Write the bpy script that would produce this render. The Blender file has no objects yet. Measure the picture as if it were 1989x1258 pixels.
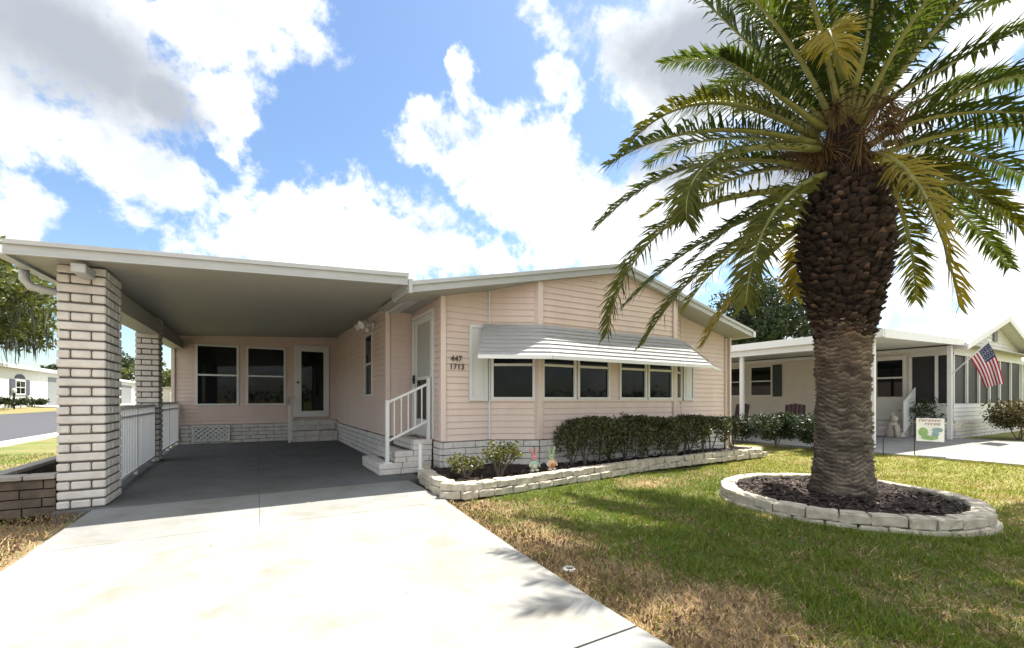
import bpy, bmesh, math, random
import numpy as np
from mathutils import Vector, Matrix, Euler
R = math.radians
random.seed(7); rng = np.random.default_rng(11)
sc = bpy.context.scene
col = sc.collection
# ------------------------------------------------------------------ camera
YAW = 30.2145
cd = bpy.data.cameras.new('camera'); cam = bpy.data.objects.new('camera', cd); col.objects.link(cam)
cam.location = (0, 0, 1.2); cam.rotation_euler = (R(90), 0, R(-YAW))
cd.lens = 36*850/1989; cd.sensor_width = 36; cd.shift_y = 147/1989; cd.clip_end = 3000; cd.clip_start = .05
sc.camera = cam
# ------------------------------------------------------------------ light
SUN = Vector((.46, .165, 1)).normalized()
sl = bpy.data.lights.new('sun', 'SUN'); so = bpy.data.objects.new('sun', sl); col.objects.link(so)
sl.energy = 4.6; sl.angle = R(.53); sl.color = (1, .95, .87)
so.rotation_euler = SUN.to_track_quat('Z', 'Y').to_euler()
sc.view_settings.view_transform = 'Standard'; sc.view_settings.look = 'None'
sc.view_settings.exposure = 1.3; sc.view_settings.gamma = 1; sc.view_settings.use_curve_mapping = False
sc.cycles.max_bounces = 8; sc.cycles.diffuse_bounces = 1; sc.cycles.transparent_max_bounces = 8
# ------------------------------------------------------------------ sky: Nishita plus clouds laid out by compass direction
W = bpy.data.worlds.new('World'); sc.world = W; W.use_nodes = True
nt = W.node_tree; N = nt.nodes; Lk = nt.links
for n in list(N): N.remove(n)
def nd(t, **k):
    n = N.new(t)
    for a, b in k.items(): setattr(n, a, b)
    return n
def mth(op, a, b=None, clamp=False):
    n = nd('ShaderNodeMath', operation=op, use_clamp=clamp)
    for i, v in enumerate((a, b)):
        if v is None: continue
        if isinstance(v, (int, float)): n.inputs[i].default_value = v
        else: Lk.new(v, n.inputs[i])
    return n.outputs[0]
out = nd('ShaderNodeOutputWorld'); bg = nd('ShaderNodeBackground'); bg.inputs[1].default_value = .115
Lk.new(bg.outputs[0], out.inputs[0])
sky = nd('ShaderNodeTexSky', sky_type='NISHITA'); sky.sun_disc = False
sky.sun_elevation = math.asin(SUN.z); sky.sun_rotation = math.atan2(SUN.x, SUN.y)
sky.air_density = 1.2; sky.dust_density = .6; sky.ozone_density = 2.5
tc = nd('ShaderNodeTexCoord'); D = tc.outputs['Generated']
def noise(vec, scale, detail=8, rough=.6, dist=0):
    n = nd('ShaderNodeTexNoise'); n.inputs['Scale'].default_value = scale; n.inputs['Detail'].default_value = detail
    n.inputs['Roughness'].default_value = rough; n.inputs['Distortion'].default_value = dist; Lk.new(vec, n.inputs['Vector']); return n
warp = noise(D, 5, 5, .6)
ws = nd('ShaderNodeVectorMath', operation='SUBTRACT'); Lk.new(warp.outputs['Color'], ws.inputs[0]); ws.inputs[1].default_value = (.5, .5, .5)
wm = nd('ShaderNodeVectorMath', operation='SCALE'); Lk.new(ws.outputs[0], wm.inputs[0]); wm.inputs['Scale'].default_value = .13
wa = nd('ShaderNodeVectorMath', operation='ADD'); Lk.new(D, wa.inputs[0]); Lk.new(wm.outputs[0], wa.inputs[1])
DW = wa.outputs[0]
# each cloud mass: direction (azimuth from north clockwise, elevation), half extents in degrees, tilt
CLOUDS = [
    (-15.6, 30.4, 9.3, 7.6, 11),
    (-2.0, 35.5, 3.7, 7.7, -66),
    (-11.8, 22.6, 9.8, 3.5, -13),
    (-2.9, 28.7, 3.3, 2.9, -50),
    (-18.4, 15.5, 2.7, 3.1, 17),
    (-18.4, 23.0, 3.6, 4.1, 24),
    (-7.8, 21.1, 4.8, 2.9, -9),
    (6.4, 19.3, 15.8, 5.3, 3),
    (14.8, 17.4, 19.2, 3.5, 5),
    (31.2, 27.2, 7.4, 6.7, -37),
    (38.6, 21.9, 12.2, 6.3, -31),
    (23.2, 29.8, 5.5, 3.6, -14, .16),
    (54.0, 35.6, 12.1, 7.4, -22),
    (48.1, 32.4, 5.8, 3.6, -51),
    (60.9, 19.8, 19.9, 7.7, -11),
    (46.9, 18.4, 14.5, 4.6, -5),
    (77.9, 6.1, 4.0, 2.7, -7),
    (71.4, 27.4, 7.0, 4.0, -22),
    (78.8, 29.8, 3.5, 3.7, -29),
    (78.8, 15.5, 1.8, 2.5, -17),
    (33.9, 40.4, 1.9, 2.7, 52, .16),
    (22.5, 37.2, 1.7, 1.5, 5, .16),
    (24.8, 33.8, 1.3, 3.6, 32, .16),
    (36.3, 35.6, 3.8, 2.1, -32, .16),
    (18.3, 33.3, 1.6, 1.2, 7, .16),
    (-3.9, 26.2, 1.2, 2.9, 43, .16),
    (180, 45, 60, 32, 10),  # from here on: unseen clouds behind and overhead, added for fill light
    (120, 40, 36, 24, 0),
    (245, 40, 40, 24, 0),
    (300, 55, 24, 18, 0),
    (200, 12, 70, 10, 0),
    (100, 10, 40, 8, 0),
    (280, 10, 40, 8, 0),
    (190, 80, 36, 26, 0),
    (30, 70, 26, 13, 0),
    (90, 66, 26, 14, 0),
    (330, 66, 26, 14, 0),
]
SHADES = [
    (-14.6, 29.4, 8.8, 5.9, 9),
    (-9.1, 28.1, 5.1, 3.2, -22),
    (54.0, 35.6, 11.4, 6.0, -19),
    (50.0, 27.8, 6.4, 4.5, -9),
    (63.4, 24.2, 11.1, 5.6, -15),
]
def blob(c, a, b, e1, e2, src):
    m = nd('ShaderNodeMapping', vector_type='TEXTURE')
    n_ = Vector(e1).cross(Vector(e2))
    M3 = Matrix((e1, e2, n_)).transposed()
    m.inputs['Location'].default_value = c; m.inputs['Rotation'].default_value = M3.to_euler('XYZ')
    m.inputs['Scale'].default_value = (a, b, .8)
    Lk.new(src, m.inputs['Vector'])
    g = nd('ShaderNodeVectorMath', operation='LENGTH'); Lk.new(m.outputs[0], g.inputs[0])
    return mth('SUBTRACT', 1.0, g.outputs['Value'])
def frame(az, el, tilt):
    az, el, t = R(az), R(el), R(tilt)
    c = Vector((math.sin(az)*math.cos(el), math.cos(az)*math.cos(el), math.sin(el)))
    r = Vector((math.cos(az), -math.sin(az), 0)); u = r.cross(c)
    return c, r*math.cos(t)+u*math.sin(t), u*math.cos(t)-r*math.sin(t)
def field(lst, src):
    acc = None
    for az, el, ha, hb, tilt, *cap in lst:
        c, e1, e2 = frame(az, el, tilt)
        o = blob(c, R(ha), R(hb), e1, e2, src)
        if cap: o = mth('MINIMUM', o, cap[0])
        acc = o if acc is None else mth('MAXIMUM', acc, o)
    return acc
f1 = noise(D, 9, 10, .62, .3)
f2 = noise(D, 28, 8, .6)
base = field(CLOUDS, DW)
nz = mth('ADD', mth('MULTIPLY', mth('SUBTRACT', f1.outputs[0], .5), 2.3), mth('MULTIPLY', mth('SUBTRACT', f2.outputs[0], .5), 1.15))
dens = mth('ADD', mth('MAXIMUM', base, -1.5), nz)
al = nd('ShaderNodeMapRange', interpolation_type='SMOOTHSTEP'); Lk.new(dens, al.inputs[0])
al.inputs[1].default_value = -.16; al.inputs[2].default_value = .42
sh = nd('ShaderNodeMapRange', interpolation_type='SMOOTHSTEP')
shn = mth('ADD', field(SHADES, DW), mth('MULTIPLY', mth('SUBTRACT', f1.outputs[0], .5), .7))
Lk.new(shn, sh.inputs[0]); sh.inputs[1].default_value = -.25; sh.inputs[2].default_value = .75
f3 = noise(D, 5, 6, .6); var = mth('MULTIPLY', mth('SUBTRACT', f3.outputs[0], .5), 4.0)
cc = nd('ShaderNodeMix', data_type='RGBA'); Lk.new(sh.outputs[0], cc.inputs[0])
wh = nd('ShaderNodeMix', data_type='RGBA'); vr = nd('ShaderNodeMapRange', interpolation_type='SMOOTHSTEP'); Lk.new(noise(DW, 6, 9, .65).outputs[0], vr.inputs[0]); vr.inputs[1].default_value = .42; vr.inputs[2].default_value = .72
Lk.new(vr.outputs[0], wh.inputs[0]); wh.inputs[6].default_value = (5.0, 5.1, 5.2, 1); wh.inputs[7].default_value = (3.3, 3.55, 3.85, 1); Lk.new(wh.outputs[2], cc.inputs[6])
cc.inputs[7].default_value = (1.95, 2.12, 2.38, 1)
skt = nd('ShaderNodeMix', data_type='RGBA', blend_type='MULTIPLY'); skt.inputs[0].default_value = 1
Lk.new(sky.outputs[0], skt.inputs[6]); skt.inputs[7].default_value = (.62, .66, .70, 1)
mx = nd('ShaderNodeMix', data_type='RGBA'); Lk.new(al.outputs[0], mx.inputs[0]); Lk.new(skt.outputs[2], mx.inputs[6]); Lk.new(cc.outputs[2], mx.inputs[7])
Lk.new(mx.outputs[2], bg.inputs[0])

# ------------------------------------------------------------------ materials
def mat(name, c, rough=.6, var=.12, scale=6, bump=0, bscale=60, metal=0, spec=.4, trans=None, stretch=(1, 1, 1), c2=None, attr=None):
    m = bpy.data.materials.new(name); m.use_nodes = True
    t = m.node_tree; n = t.nodes; l = t.links
    p = n['Principled BSDF']; p.inputs['Roughness'].default_value = rough; p.inputs['Metallic'].default_value = metal
    p.inputs['Specular IOR Level'].default_value = spec
    tcn = n.new('ShaderNodeTexCoord'); mp = n.new('ShaderNodeMapping'); mp.inputs['Scale'].default_value = stretch
    l.new(tcn.outputs['Object'], mp.inputs[0])
    nz = n.new('ShaderNodeTexNoise'); nz.inputs['Scale'].default_value = scale; nz.inputs['Detail'].default_value = 6; nz.inputs['Roughness'].default_value = .65
    l.new(mp.outputs[0], nz.inputs['Vector'])
    rp = n.new('ShaderNodeMapRange'); rp.inputs[1].default_value = .3; rp.inputs[2].default_value = .7; l.new(nz.outputs[0], rp.inputs[0])
    mxn = n.new('ShaderNodeMix'); mxn.data_type = 'RGBA'; l.new(rp.outputs[0], mxn.inputs[0])
    a = [x*(1-var) for x in c]; b = [min(1, x*(1+var)) for x in c] if c2 is None else list(c2)
    mxn.inputs[6].default_value = (*a, 1); mxn.inputs[7].default_value = (*b, 1)
    last = mxn.outputs[2]
    if attr:
        at = n.new('ShaderNodeAttribute'); at.attribute_name = attr
        mm = n.new('ShaderNodeMix'); mm.data_type = 'RGBA'; mm.blend_type = 'MULTIPLY'; mm.inputs[0].default_value = 1
        l.new(last, mm.inputs[6]); l.new(at.outputs['Color'], mm.inputs[7]); last = mm.outputs[2]
    l.new(last, p.inputs['Base Color'])
    if bump:
        bn = n.new('ShaderNodeTexNoise'); bn.inputs['Scale'].default_value = bscale; bn.inputs['Detail'].default_value = 5; l.new(mp.outputs[0], bn.inputs['Vector'])
        bp = n.new('ShaderNodeBump'); bp.inputs['Strength'].default_value = bump; bp.inputs['Distance'].default_value = .01
        l.new(bn.outputs[0], bp.inputs['Height']); l.new(bp.outputs[0], p.inputs['Normal'])
    if trans:
        tr = n.new('ShaderNodeBsdfTranslucent'); ad = n.new('ShaderNodeMixShader'); ad.inputs[0].default_value = trans
        tm = n.new('ShaderNodeMix'); tm.data_type = 'RGBA'; tm.blend_type = 'MULTIPLY'; tm.inputs[0].default_value = 1
        l.new(last, tm.inputs[6]); tm.inputs[7].default_value = (1.4, 1.2, .5, 1); l.new(tm.outputs[2], tr.inputs[0])
        l.new(p.outputs[0], ad.inputs[1]); l.new(tr.outputs[0], ad.inputs[2]); l.new(ad.outputs[0], n['Material Output'].inputs[0])
    return m
MT = {}
MT['pink'] = mat('pink_siding', (.80, .635, .55), .45, .075, 2.5, .06, 40, stretch=(1, 1, .3))
MT['pink_trim'] = mat('pink_trim', (.82, .67, .585), .45, .04, 3)
MT['white'] = mat('white_paint', (.78, .78, .75), .4, .04, 4)
MT['bright'] = mat('bright_white_enamel', (.87, .87, .86), .35, .03, 4)
MT['alum'] = mat('painted_aluminium', (.52, .53, .52), .35, .07, 5, stretch=(1, 1, 3))
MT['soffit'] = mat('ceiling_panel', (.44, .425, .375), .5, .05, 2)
MT['roofm'] = mat('roof_metal', (.7, .72, .73), .4, .06, 3)
MT['brick'] = mat('slump_brick', (.70, .66, .61), .85, .15, 7, .35, 45)
MT['mortar'] = mat('mortar_joint', (.13, .115, .10), .95, .2, 20)
MT['glass'] = mat('dark_glass', (.006, .008, .008), .03, .1, 2, spec=.2)
MT['screen'] = mat('dark_insect_screen', (.02, .022, .025), .5, .2, 2)
MT['concrete'] = None
MT['edge'] = mat('edging_stone', (.50, .45, .355), .9, .30, 9, .5, 35)
MT['mulch'] = mat('mulch', (.030, .020, .016), .95, .5, 25, 1, 50)
MT['chip'] = mat('mulch_chip', (.05, .034, .027), .9, .5, 30)
MT['chipl'] = mat('pale_chip', (.16, .12, .09), .9, .4, 30)
MT['darkwall'] = mat('dark_planter_stone', (.135, .105, .08), .95, .35, 6, .8, 25)
MT['cap'] = mat('planter_cap', (.38, .35, .31), .9, .15, 6, .3)
MT['asphalt'] = mat('asphalt', (.075, .075, .085), .9, .12, 5, .3, 80)
MT['kerb'] = mat('kerb_concrete', (.55, .53, .49), .85, .1, 4)
MT['trunk'] = mat('palm_trunk', (.235, .19, .145), .95, .4, 5, .6, 30, stretch=(1, 1, 5), attr='tint')
MT['boss'] = mat('palm_boss', (.042, .026, .017), .95, .5, 9, .5, 40, attr='tint')
MT['rachis'] = mat('palm_rachis', (.20, .20, .055), .5, .2, 4)
MT['leaf0'] = mat('palm_green', (.054, .086, .018), .5, .4, 4, trans=.40, spec=.25)
MT['leaf1'] = mat('palm_olive', (.100, .112, .016), .5, .4, 4, trans=.42, spec=.25)
MT['leaf2'] = mat('palm_yellow', (.27, .225, .022), .55, .3, 4, trans=.4)
MT['leaf3'] = mat('palm_bluegreen', (.045, .080, .030), .55, .35, 4, trans=.3)
MT['fruit'] = mat('palm_fruit_stalk', (.13, .072, .024), .7, .4, 12)
MT['hedge'] = mat('hedge_leaf', (.052, .066, .022), .38, .5, 14, trans=.2, spec=.5, c2=(.125, .125, .04))
MT['shrub'] = mat('shrub_leaf', (.13, .14, .05), .4, .5, 10, trans=.25)
MT['bush'] = mat('bush_leaf', (.032, .052, .02), .5, .45, 5, trans=.15)
MT['brownbush'] = mat('brown_bush_leaf', (.10, .085, .035), .5, .45, 5, trans=.15)
MT['oak'] = mat('oak_leaf', (.11, .135, .045), .5, .5, 1.2, trans=.35)
MT['darkoak'] = mat('dark_oak_leaf', (.035, .055, .022), .5, .45, 2, trans=.15)
MT['moss'] = mat('hanging_moss', (.10, .11, .09), .9, .3, 4)
MT['bark'] = mat('bark', (.09, .07, .055), .95, .4, 8, .6)
MT['twig'] = mat('hedge_twig', (.16, .13, .10), .9, .3, 10)
MT['cream'] = mat('cream_siding', (.72, .67, .56), .55, .05, 3)
MT['nwhite'] = mat('pale_siding', (.76, .75, .69), .5, .05, 3)
MT['nroof'] = mat('pale_roof', (.70, .70, .68), .5, .06, 3)
MT['shutter'] = mat('dark_green_shutter', (.010, .022, .020), .5, .2, 6)
MT['greysh'] = mat('grey_shutter', (.075, .08, .105), .6, .1, 6)
MT['redchair'] = mat('maroon_chair', (.035, .010, .012), .5, .2, 6)
MT['black'] = mat('black_metal', (.015, .015, .015), .5, .1, 6)
MT['brass'] = mat('handle_metal', (.25, .22, .18), .35, .1, 6, metal=.8)
MT['red'] = mat('flag_red', (.42, .012, .045), .7, .1, 6)
MT['fwhite'] = mat('flag_white', (.82, .80, .80), .7, .05, 6)
MT['navy'] = mat('flag_navy', (.03, .045, .13), .7, .1, 6)
MT['mint'] = mat('mint_paint', (.38, .56, .44), .6, .1, 12)
MT['rose'] = mat('rose_paint', (.62, .30, .29), .6, .1, 12)
MT['peach'] = mat('peach_paint', (.75, .47, .28), .6, .1, 12)
MT['sage'] = mat('sage_paint', (.36, .44, .27), .6, .1, 12)
MT['creamp'] = mat('cream_paint', (.72, .62, .48), .6, .1, 12)
MT['terra'] = mat('terracotta_paint', (.42, .16, .07), .6, .1, 12)
MT['signgreen'] = mat('sign_green', (.33, .52, .22), .7, .2, 12)
MT['signblue'] = mat('sign_blue', (.32, .45, .50), .7, .2, 12)
MT['signred'] = mat('sign_red', (.34, .07, .06), .7, .2, 12)
MT['ornament'] = mat('weathered_stone', (.46, .41, .34), .9, .15, 14)
MT['number'] = mat('number_bronze', (.055, .042, .032), .5, .1, 10)
MT['greydoor'] = mat('grey_door', (.22, .23, .23), .6, .1, 4)
MT['curtain'] = mat('frosted_pane', (.46, .49, .46), .18, .06, 3, spec=.5)
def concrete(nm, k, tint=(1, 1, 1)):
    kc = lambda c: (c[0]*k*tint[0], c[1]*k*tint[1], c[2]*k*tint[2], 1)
    m = bpy.data.materials.new(nm); m.use_nodes = True
    t = m.node_tree; n = t.nodes; l = t.links; p = n['Principled BSDF']; p.inputs['Roughness'].default_value = .85; p.inputs['Specular IOR Level'].default_value = .25
    tcn = n.new('ShaderNodeTexCoord')
    def nz(s, d=6, dist=0):
        a = n.new('ShaderNodeTexNoise'); a.inputs['Scale'].default_value = s; a.inputs['Detail'].default_value = d; a.inputs['Roughness'].default_value = .65; a.inputs['Distortion'].default_value = dist; l.new(tcn.outputs['Object'], a.inputs['Vector']); return a
    def mixc(fac, a, b):
        x = n.new('ShaderNodeMix'); x.data_type = 'RGBA'; l.new(fac, x.inputs[0])
        for i, v in ((6, a), (7, b)):
            if isinstance(v, tuple): x.inputs[i].default_value = v
            else: l.new(v, x.inputs[i])
        return x.outputs[2]
    def rng_(src, a, b, hi=1):
        r = n.new('ShaderNodeMapRange'); r.inputs[1].default_value = a; r.inputs[2].default_value = b; r.inputs[4].default_value = hi; l.new(src, r.inputs[0]); return r.outputs[0]
    c = mixc(rng_(nz(1.1, 8, .6).outputs[0], .35, .7), kc((.52, .52, .51)), kc((.42, .40, .345)))
    c = mixc(rng_(nz(2.3, 9, .7).outputs[0], .52, .74, .85), c, kc((.345, .315, .235)))
    c = mixc(rng_(nz(.55, 9, 1.5).outputs[0], .57, .72, .6), c, kc((.33, .33, .33)))
    c = mixc(rng_(nz(40, 3).outputs[0], .62, .75, .5), c, kc((.27, .26, .24)))
    c = mixc(rng_(nz(7, 2).outputs[0], .70, .76, .7), c, kc((.25, .235, .20)))
    l.new(c, p.inputs['Base Color'])
    bp = n.new('ShaderNodeBump'); bp.inputs['Strength'].default_value = .25; bp.inputs['Distance'].default_value = .006
    l.new(nz(90, 4).outputs[0], bp.inputs['Height']); l.new(bp.outputs[0], p.inputs['Normal'])
    return m
MT['concrete'] = concrete('driveway_concrete', .60)
MT['shadeconcrete'] = concrete('shade_toned_carport_concrete', .33, (.95, 1, 1.05)); MT['apron'] = concrete('apron_concrete', .56, (.98, 1, 1.02))  # carport floor darkened in colour for the roof's shade; apron a step between

# ------------------------------------------------------------------ mesh helpers
def link(name, me, m=None, parent=None):
    o = bpy.data.objects.new(name, me); col.objects.link(o)
    if m is not None:
        for q in (m if isinstance(m, (list, tuple)) else [m]): me.materials.append(MT[q] if isinstance(q, str) else q)
    if parent is not None:
        o.parent = parent
        pw = parent; off = Vector((0, 0, 0))
        while pw is not None: off += pw.location; pw = pw.parent
        me.transform(Matrix.Translation(-off))
    return o
def obj(name, bm, m, parent=None, smooth=False, bevel=0):
    if bevel: bmesh.ops.bevel(bm, geom=list(bm.edges), offset=bevel, segments=1, affect='EDGES', profile=.5)
    me = bpy.data.meshes.new(name); bm.to_mesh(me); bm.free()
    if smooth:
        for p in me.polygons: p.use_smooth = True
    return link(name, me, m, parent)
def npobj(name, V, F, m, parent=None, smooth=False, tint=None, midx=None):
    me = bpy.data.meshes.new(name); V = np.asarray(V, dtype=np.float32); F = np.asarray(F, dtype=np.int32)
    k = F.shape[1]
    me.vertices.add(len(V)); me.vertices.foreach_set('co', V.ravel())
    me.loops.add(F.size); me.loops.foreach_set('vertex_index', F.ravel())
    me.polygons.add(len(F)); me.polygons.foreach_set('loop_start', np.arange(len(F), dtype=np.int32)*k)
    if smooth: me.polygons.foreach_set('use_smooth', np.ones(len(F), dtype=bool))
    if midx is not None: me.polygons.foreach_set('material_index', np.asarray(midx, dtype=np.int32))
    me.update(calc_edges=True)
    if tint is not None:
        a = me.attributes.new('tint', 'FLOAT_COLOR', 'POINT'); t4 = np.ones((len(V), 4), dtype=np.float32); t4[:, :3] = tint; a.data.foreach_set('color', t4.ravel())
    return link(name, me, m, parent)
def tag(o, label, cat, group=None, kind=None):
    o['label'] = label; o['category'] = cat
    if group: o['group'] = group
    if kind: o['kind'] = kind
    return o
def struct(o): o['kind'] = 'structure'; return o
def thing(name, label, cat, loc=(0, 0, 0), group=None):
    o = bpy.data.objects.new(name, None); col.objects.link(o); o.location = loc; o.empty_display_size = .2
    return tag(o, label, cat, group)
def BM(): return bmesh.new()
def bx(bm, x0, x1, y0, y1, z0, z1, rot=0, jit=0):
    c = [(x, y, z) for z in (z0, z1) for y in (y0, y1) for x in (x0, x1)]
    if rot:
        cx, cy = (x0+x1)/2, (y0+y1)/2; ca, sa = math.cos(rot), math.sin(rot)
        c = [(cx+(x-cx)*ca-(y-cy)*sa, cy+(x-cx)*sa+(y-cy)*ca, z) for x, y, z in c]
    v = [bm.verts.new((p[0]+random.uniform(-jit, jit), p[1]+random.uniform(-jit, jit), p[2]+random.uniform(-jit, jit))) for p in c]
    for f in ((0, 2, 3, 1), (4, 5, 7, 6), (0, 1, 5, 4), (2, 6, 7, 3), (0, 4, 6, 2), (1, 3, 7, 5)): bm.faces.new([v[i] for i in f])
    return v
def prism(bm, pts, h):
    """pts: base polygon (3d), h: vector"""
    a = [bm.verts.new(p) for p in pts]; b = [bm.verts.new(Vector(p)+Vector(h)) for p in pts]; n = len(pts)
    bm.faces.new(a); bm.faces.new(b[::-1])
    for i in range(n): bm.faces.new((a[i], b[i], b[(i+1) % n], a[(i+1) % n]))
    bmesh.ops.recalc_face_normals(bm, faces=bm.faces)
def beam(bm, p, q, w, h=None, up=(0, 0, 1)):
    p, q = Vector(p), Vector(q); h = h or w; d = (q-p).normalized(); u = Vector(up)
    if abs(d.dot(u)) > .98: u = Vector((0, 1, 0))
    s = d.cross(u).normalized(); u = s.cross(d)
    v = []
    for c in (p, q):
        for a, b in ((-1, -1), (1, -1), (1, 1), (-1, 1)): v.append(bm.verts.new(c+s*a*w/2+u*b*h/2))
    for f in ((0, 1, 2, 3), (7, 6, 5, 4), (0, 4, 5, 1), (1, 5, 6, 2), (2, 6, 7, 3), (3, 7, 4, 0)): bm.faces.new([v[i] for i in f])
def tube(bm, pts, rad, n=8, cap=True):
    pts = [Vector(p) for p in pts]; rings = []
    for i, p in enumerate(pts):
        d = (pts[min(i+1, len(pts)-1)]-pts[max(i-1, 0)]).normalized()
        u = Vector((0, 0, 1)) if abs(d.z) < .9 else Vector((1, 0, 0))
        s = d.cross(u).normalized(); u = s.cross(d); r = rad[i] if isinstance(rad, (list, tuple)) else rad
        rings.append([bm.verts.new(p+(s*math.cos(2*math.pi*k/n)+u*math.sin(2*math.pi*k/n))*r) for k in range(n)])
    for a, b in zip(rings, rings[1:]):
        for k in range(n): bm.faces.new((a[k], a[(k+1) % n], b[(k+1) % n], b[k]))
    if cap: bm.faces.new(rings[0][::-1]); bm.faces.new(rings[-1])
def lathe(bm, c, prof, n=16, sx=1, sy=1):
    rings = [[bm.verts.new((c[0]+r*sx*math.cos(2*math.pi*k/n), c[1]+r*sy*math.sin(2*math.pi*k/n), c[2]+z)) for k in range(n)] for r, z in prof]
    for a, b in zip(rings, rings[1:]):
        for k in range(n): bm.faces.new((a[k], a[(k+1) % n], b[(k+1) % n], b[k]))
    bm.faces.new(rings[0][::-1]); bm.faces.new(rings[-1])
def sst(a, b, x):
    t = np.clip((np.asarray(x, dtype=float)-a)/(b-a), 0, 1); return t*t*(3-2*t)
LAT = rng.random((256, 256))
def vnoise(x, y, s):
    x = np.asarray(x, dtype=float)*s+97.3; y = np.asarray(y, dtype=float)*s+41.7
    i = np.floor(x).astype(int); j = np.floor(y).astype(int); u = x-i; v = y-j; u = u*u*(3-2*u); v = v*v*(3-2*v)
    g = lambda a, b: LAT[a % 256, b % 256]
    return (g(i, j)*(1-u)+g(i+1, j)*u)*(1-v)+(g(i, j+1)*(1-u)+g(i+1, j+1)*u)*v
def fbm(x, y, s): return vnoise(x, y, s)*.5+vnoise(x, y, s*2.1)*.3+vnoise(x, y, s*4.7)*.2
def gz(x, y):
    x = np.asarray(x, dtype=float)
    return -.03-.09*sst(3, 8.5, x)*(1-sst(9.8, 12, x))+np.minimum(.8, .06*np.maximum(0, -6-x))
G = lambda x, y=0: float(gz(x, y))
def dry(x, y):
    """how dead the lawn is, 0..1"""
    x = np.asarray(x, dtype=float); y = np.asarray(y, dtype=float)
    d = .95*(1-sst(1.95, 3.0, x))*(1-sst(4.6, 5.2, y)*.6) + .8*(1-sst(1.45, 2.0, y))*(1-sst(1.35, 2.2, x/np.maximum(y, .2))*.8)
    d = d+.75*np.exp(-(((x-5.2)/1.2)**2+((y-4.75)/.45)**2))
    d = np.maximum(d, .8*(x < -1.5)*(1-sst(6.4, 7.5, y)))
    return np.clip(d+(fbm(x, y, 1.3)-.5)*1.3+(vnoise(x, y, 5)-.5)*.6+(vnoise(x, y, 13)-.5)*.5, 0, 1)

# ------------------------------------------------------------------ ground sheet
def axis(lo, hi, step, far):
    a = list(np.arange(lo, hi, step)); s = step; x = hi
    while x < far: a.append(x); s *= 1.35; x += s
    a.append(far); s = step; x = lo-step; b = []
    while x > -far: b.append(x); s *= 1.35; x -= s
    b.append(-far); return np.array(b[::-1]+a)
xs = axis(-26, 30, .16, 900); ys = axis(-3, 20, .16, 900)
X, Y = np.meshgrid(xs, ys); Z = gz(X, Y)+(fbm(X, Y, 2.)-.5)*.03*((np.abs(X) < 30)*(Y < 25))
# keep the sheet well below the slabs and beds
Z = np.where((X > -2.1) & (X < 2.15) & (Y < 15), -.09, Z); Z = np.where((X > -2.4) & (X < 10.4) & (Y > 6.4) & (Y < 25), -.14, Z)
Z = np.where((X > 12.0) & (X < 19.5) & (Y > -8) & (Y < 22), Z-.08, Z)
V = np.stack([X, Y, Z], -1).reshape(-1, 3); nx, ny = len(xs), len(ys)
I = np.arange(nx*ny).reshape(ny, nx); F = np.stack([I[:-1, :-1], I[:-1, 1:], I[1:, 1:], I[1:, :-1]], -1).reshape(-1, 4)
dd = dry(V[:, 0], V[:, 1])
far = sst(8, 16, np.hypot(V[:, 0], V[:, 1]))
n4 = fbm(V[:, 0], V[:, 1], .9)
green = np.stack([.075+.04*n4, .115+.03*n4, .018+.0*n4], -1)
lawn2 = np.stack([.235+.07*n4, .25+.05*n4, .05+.02*n4], -1)
green = green*(1-far[:, None])+lawn2*far[:, None]
near_left = (sst(-9, -2, -np.abs(V[:, 0]+4))*sst(-40, -20, -V[:, 1]))[:, None]; lawn3 = np.stack([.12+.05*n4, .19+.04*n4, .03+0*n4], -1)
green = np.where((V[:, 0] < -2)[:, None], green*(1-near_left)+lawn3*near_left, green)
right = sst(6.3, 8.5, V[:, 0])[:, None]; green = green*(1-right)+lawn2*right
tan = np.stack([.32+.14*n4, .225+.10*n4, .13+.06*n4], -1)
ground = npobj('ground', V, F, mat('lawn_soil', (.75, .75, .75), .95, .3, 45, 1, 70, attr='tint'), smooth=True, tint=green*(1-dd[:, None])+tan*dd[:, None])
struct(ground)
# ------------------------------------------------------------------ driveway: separate slabs with open joints
bm = BM()
def slab(x0, x1, y0, y1): bx(bm, x0, x1, y0, y1, -.12, 0)
slab(-1.6, 1.74, -9, 1.665)
pts = [(-1.58, 1.68), (1.74, 1.68), (1.79, 3.0), (1.93, 4.84), (-1.54, 4.84)]
prism(bm, [(a, b, -.12) for a, b in pts], (0, 0, .12))
struct(obj('driveway', bm, 'concrete'))
bm = BM(); slab(-1.55, .02, 4.847, 6.42); slab(.0235, 1.95, 4.847, 6.42); struct(obj('driveway', bm, 'apron'))
bm = BM(); slab(-1.88, .02, 6.426, 14.6); slab(.0225, 2.2, 6.426, 14.6); struct(obj('carport_floor', bm, 'shadeconcrete'))
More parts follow.
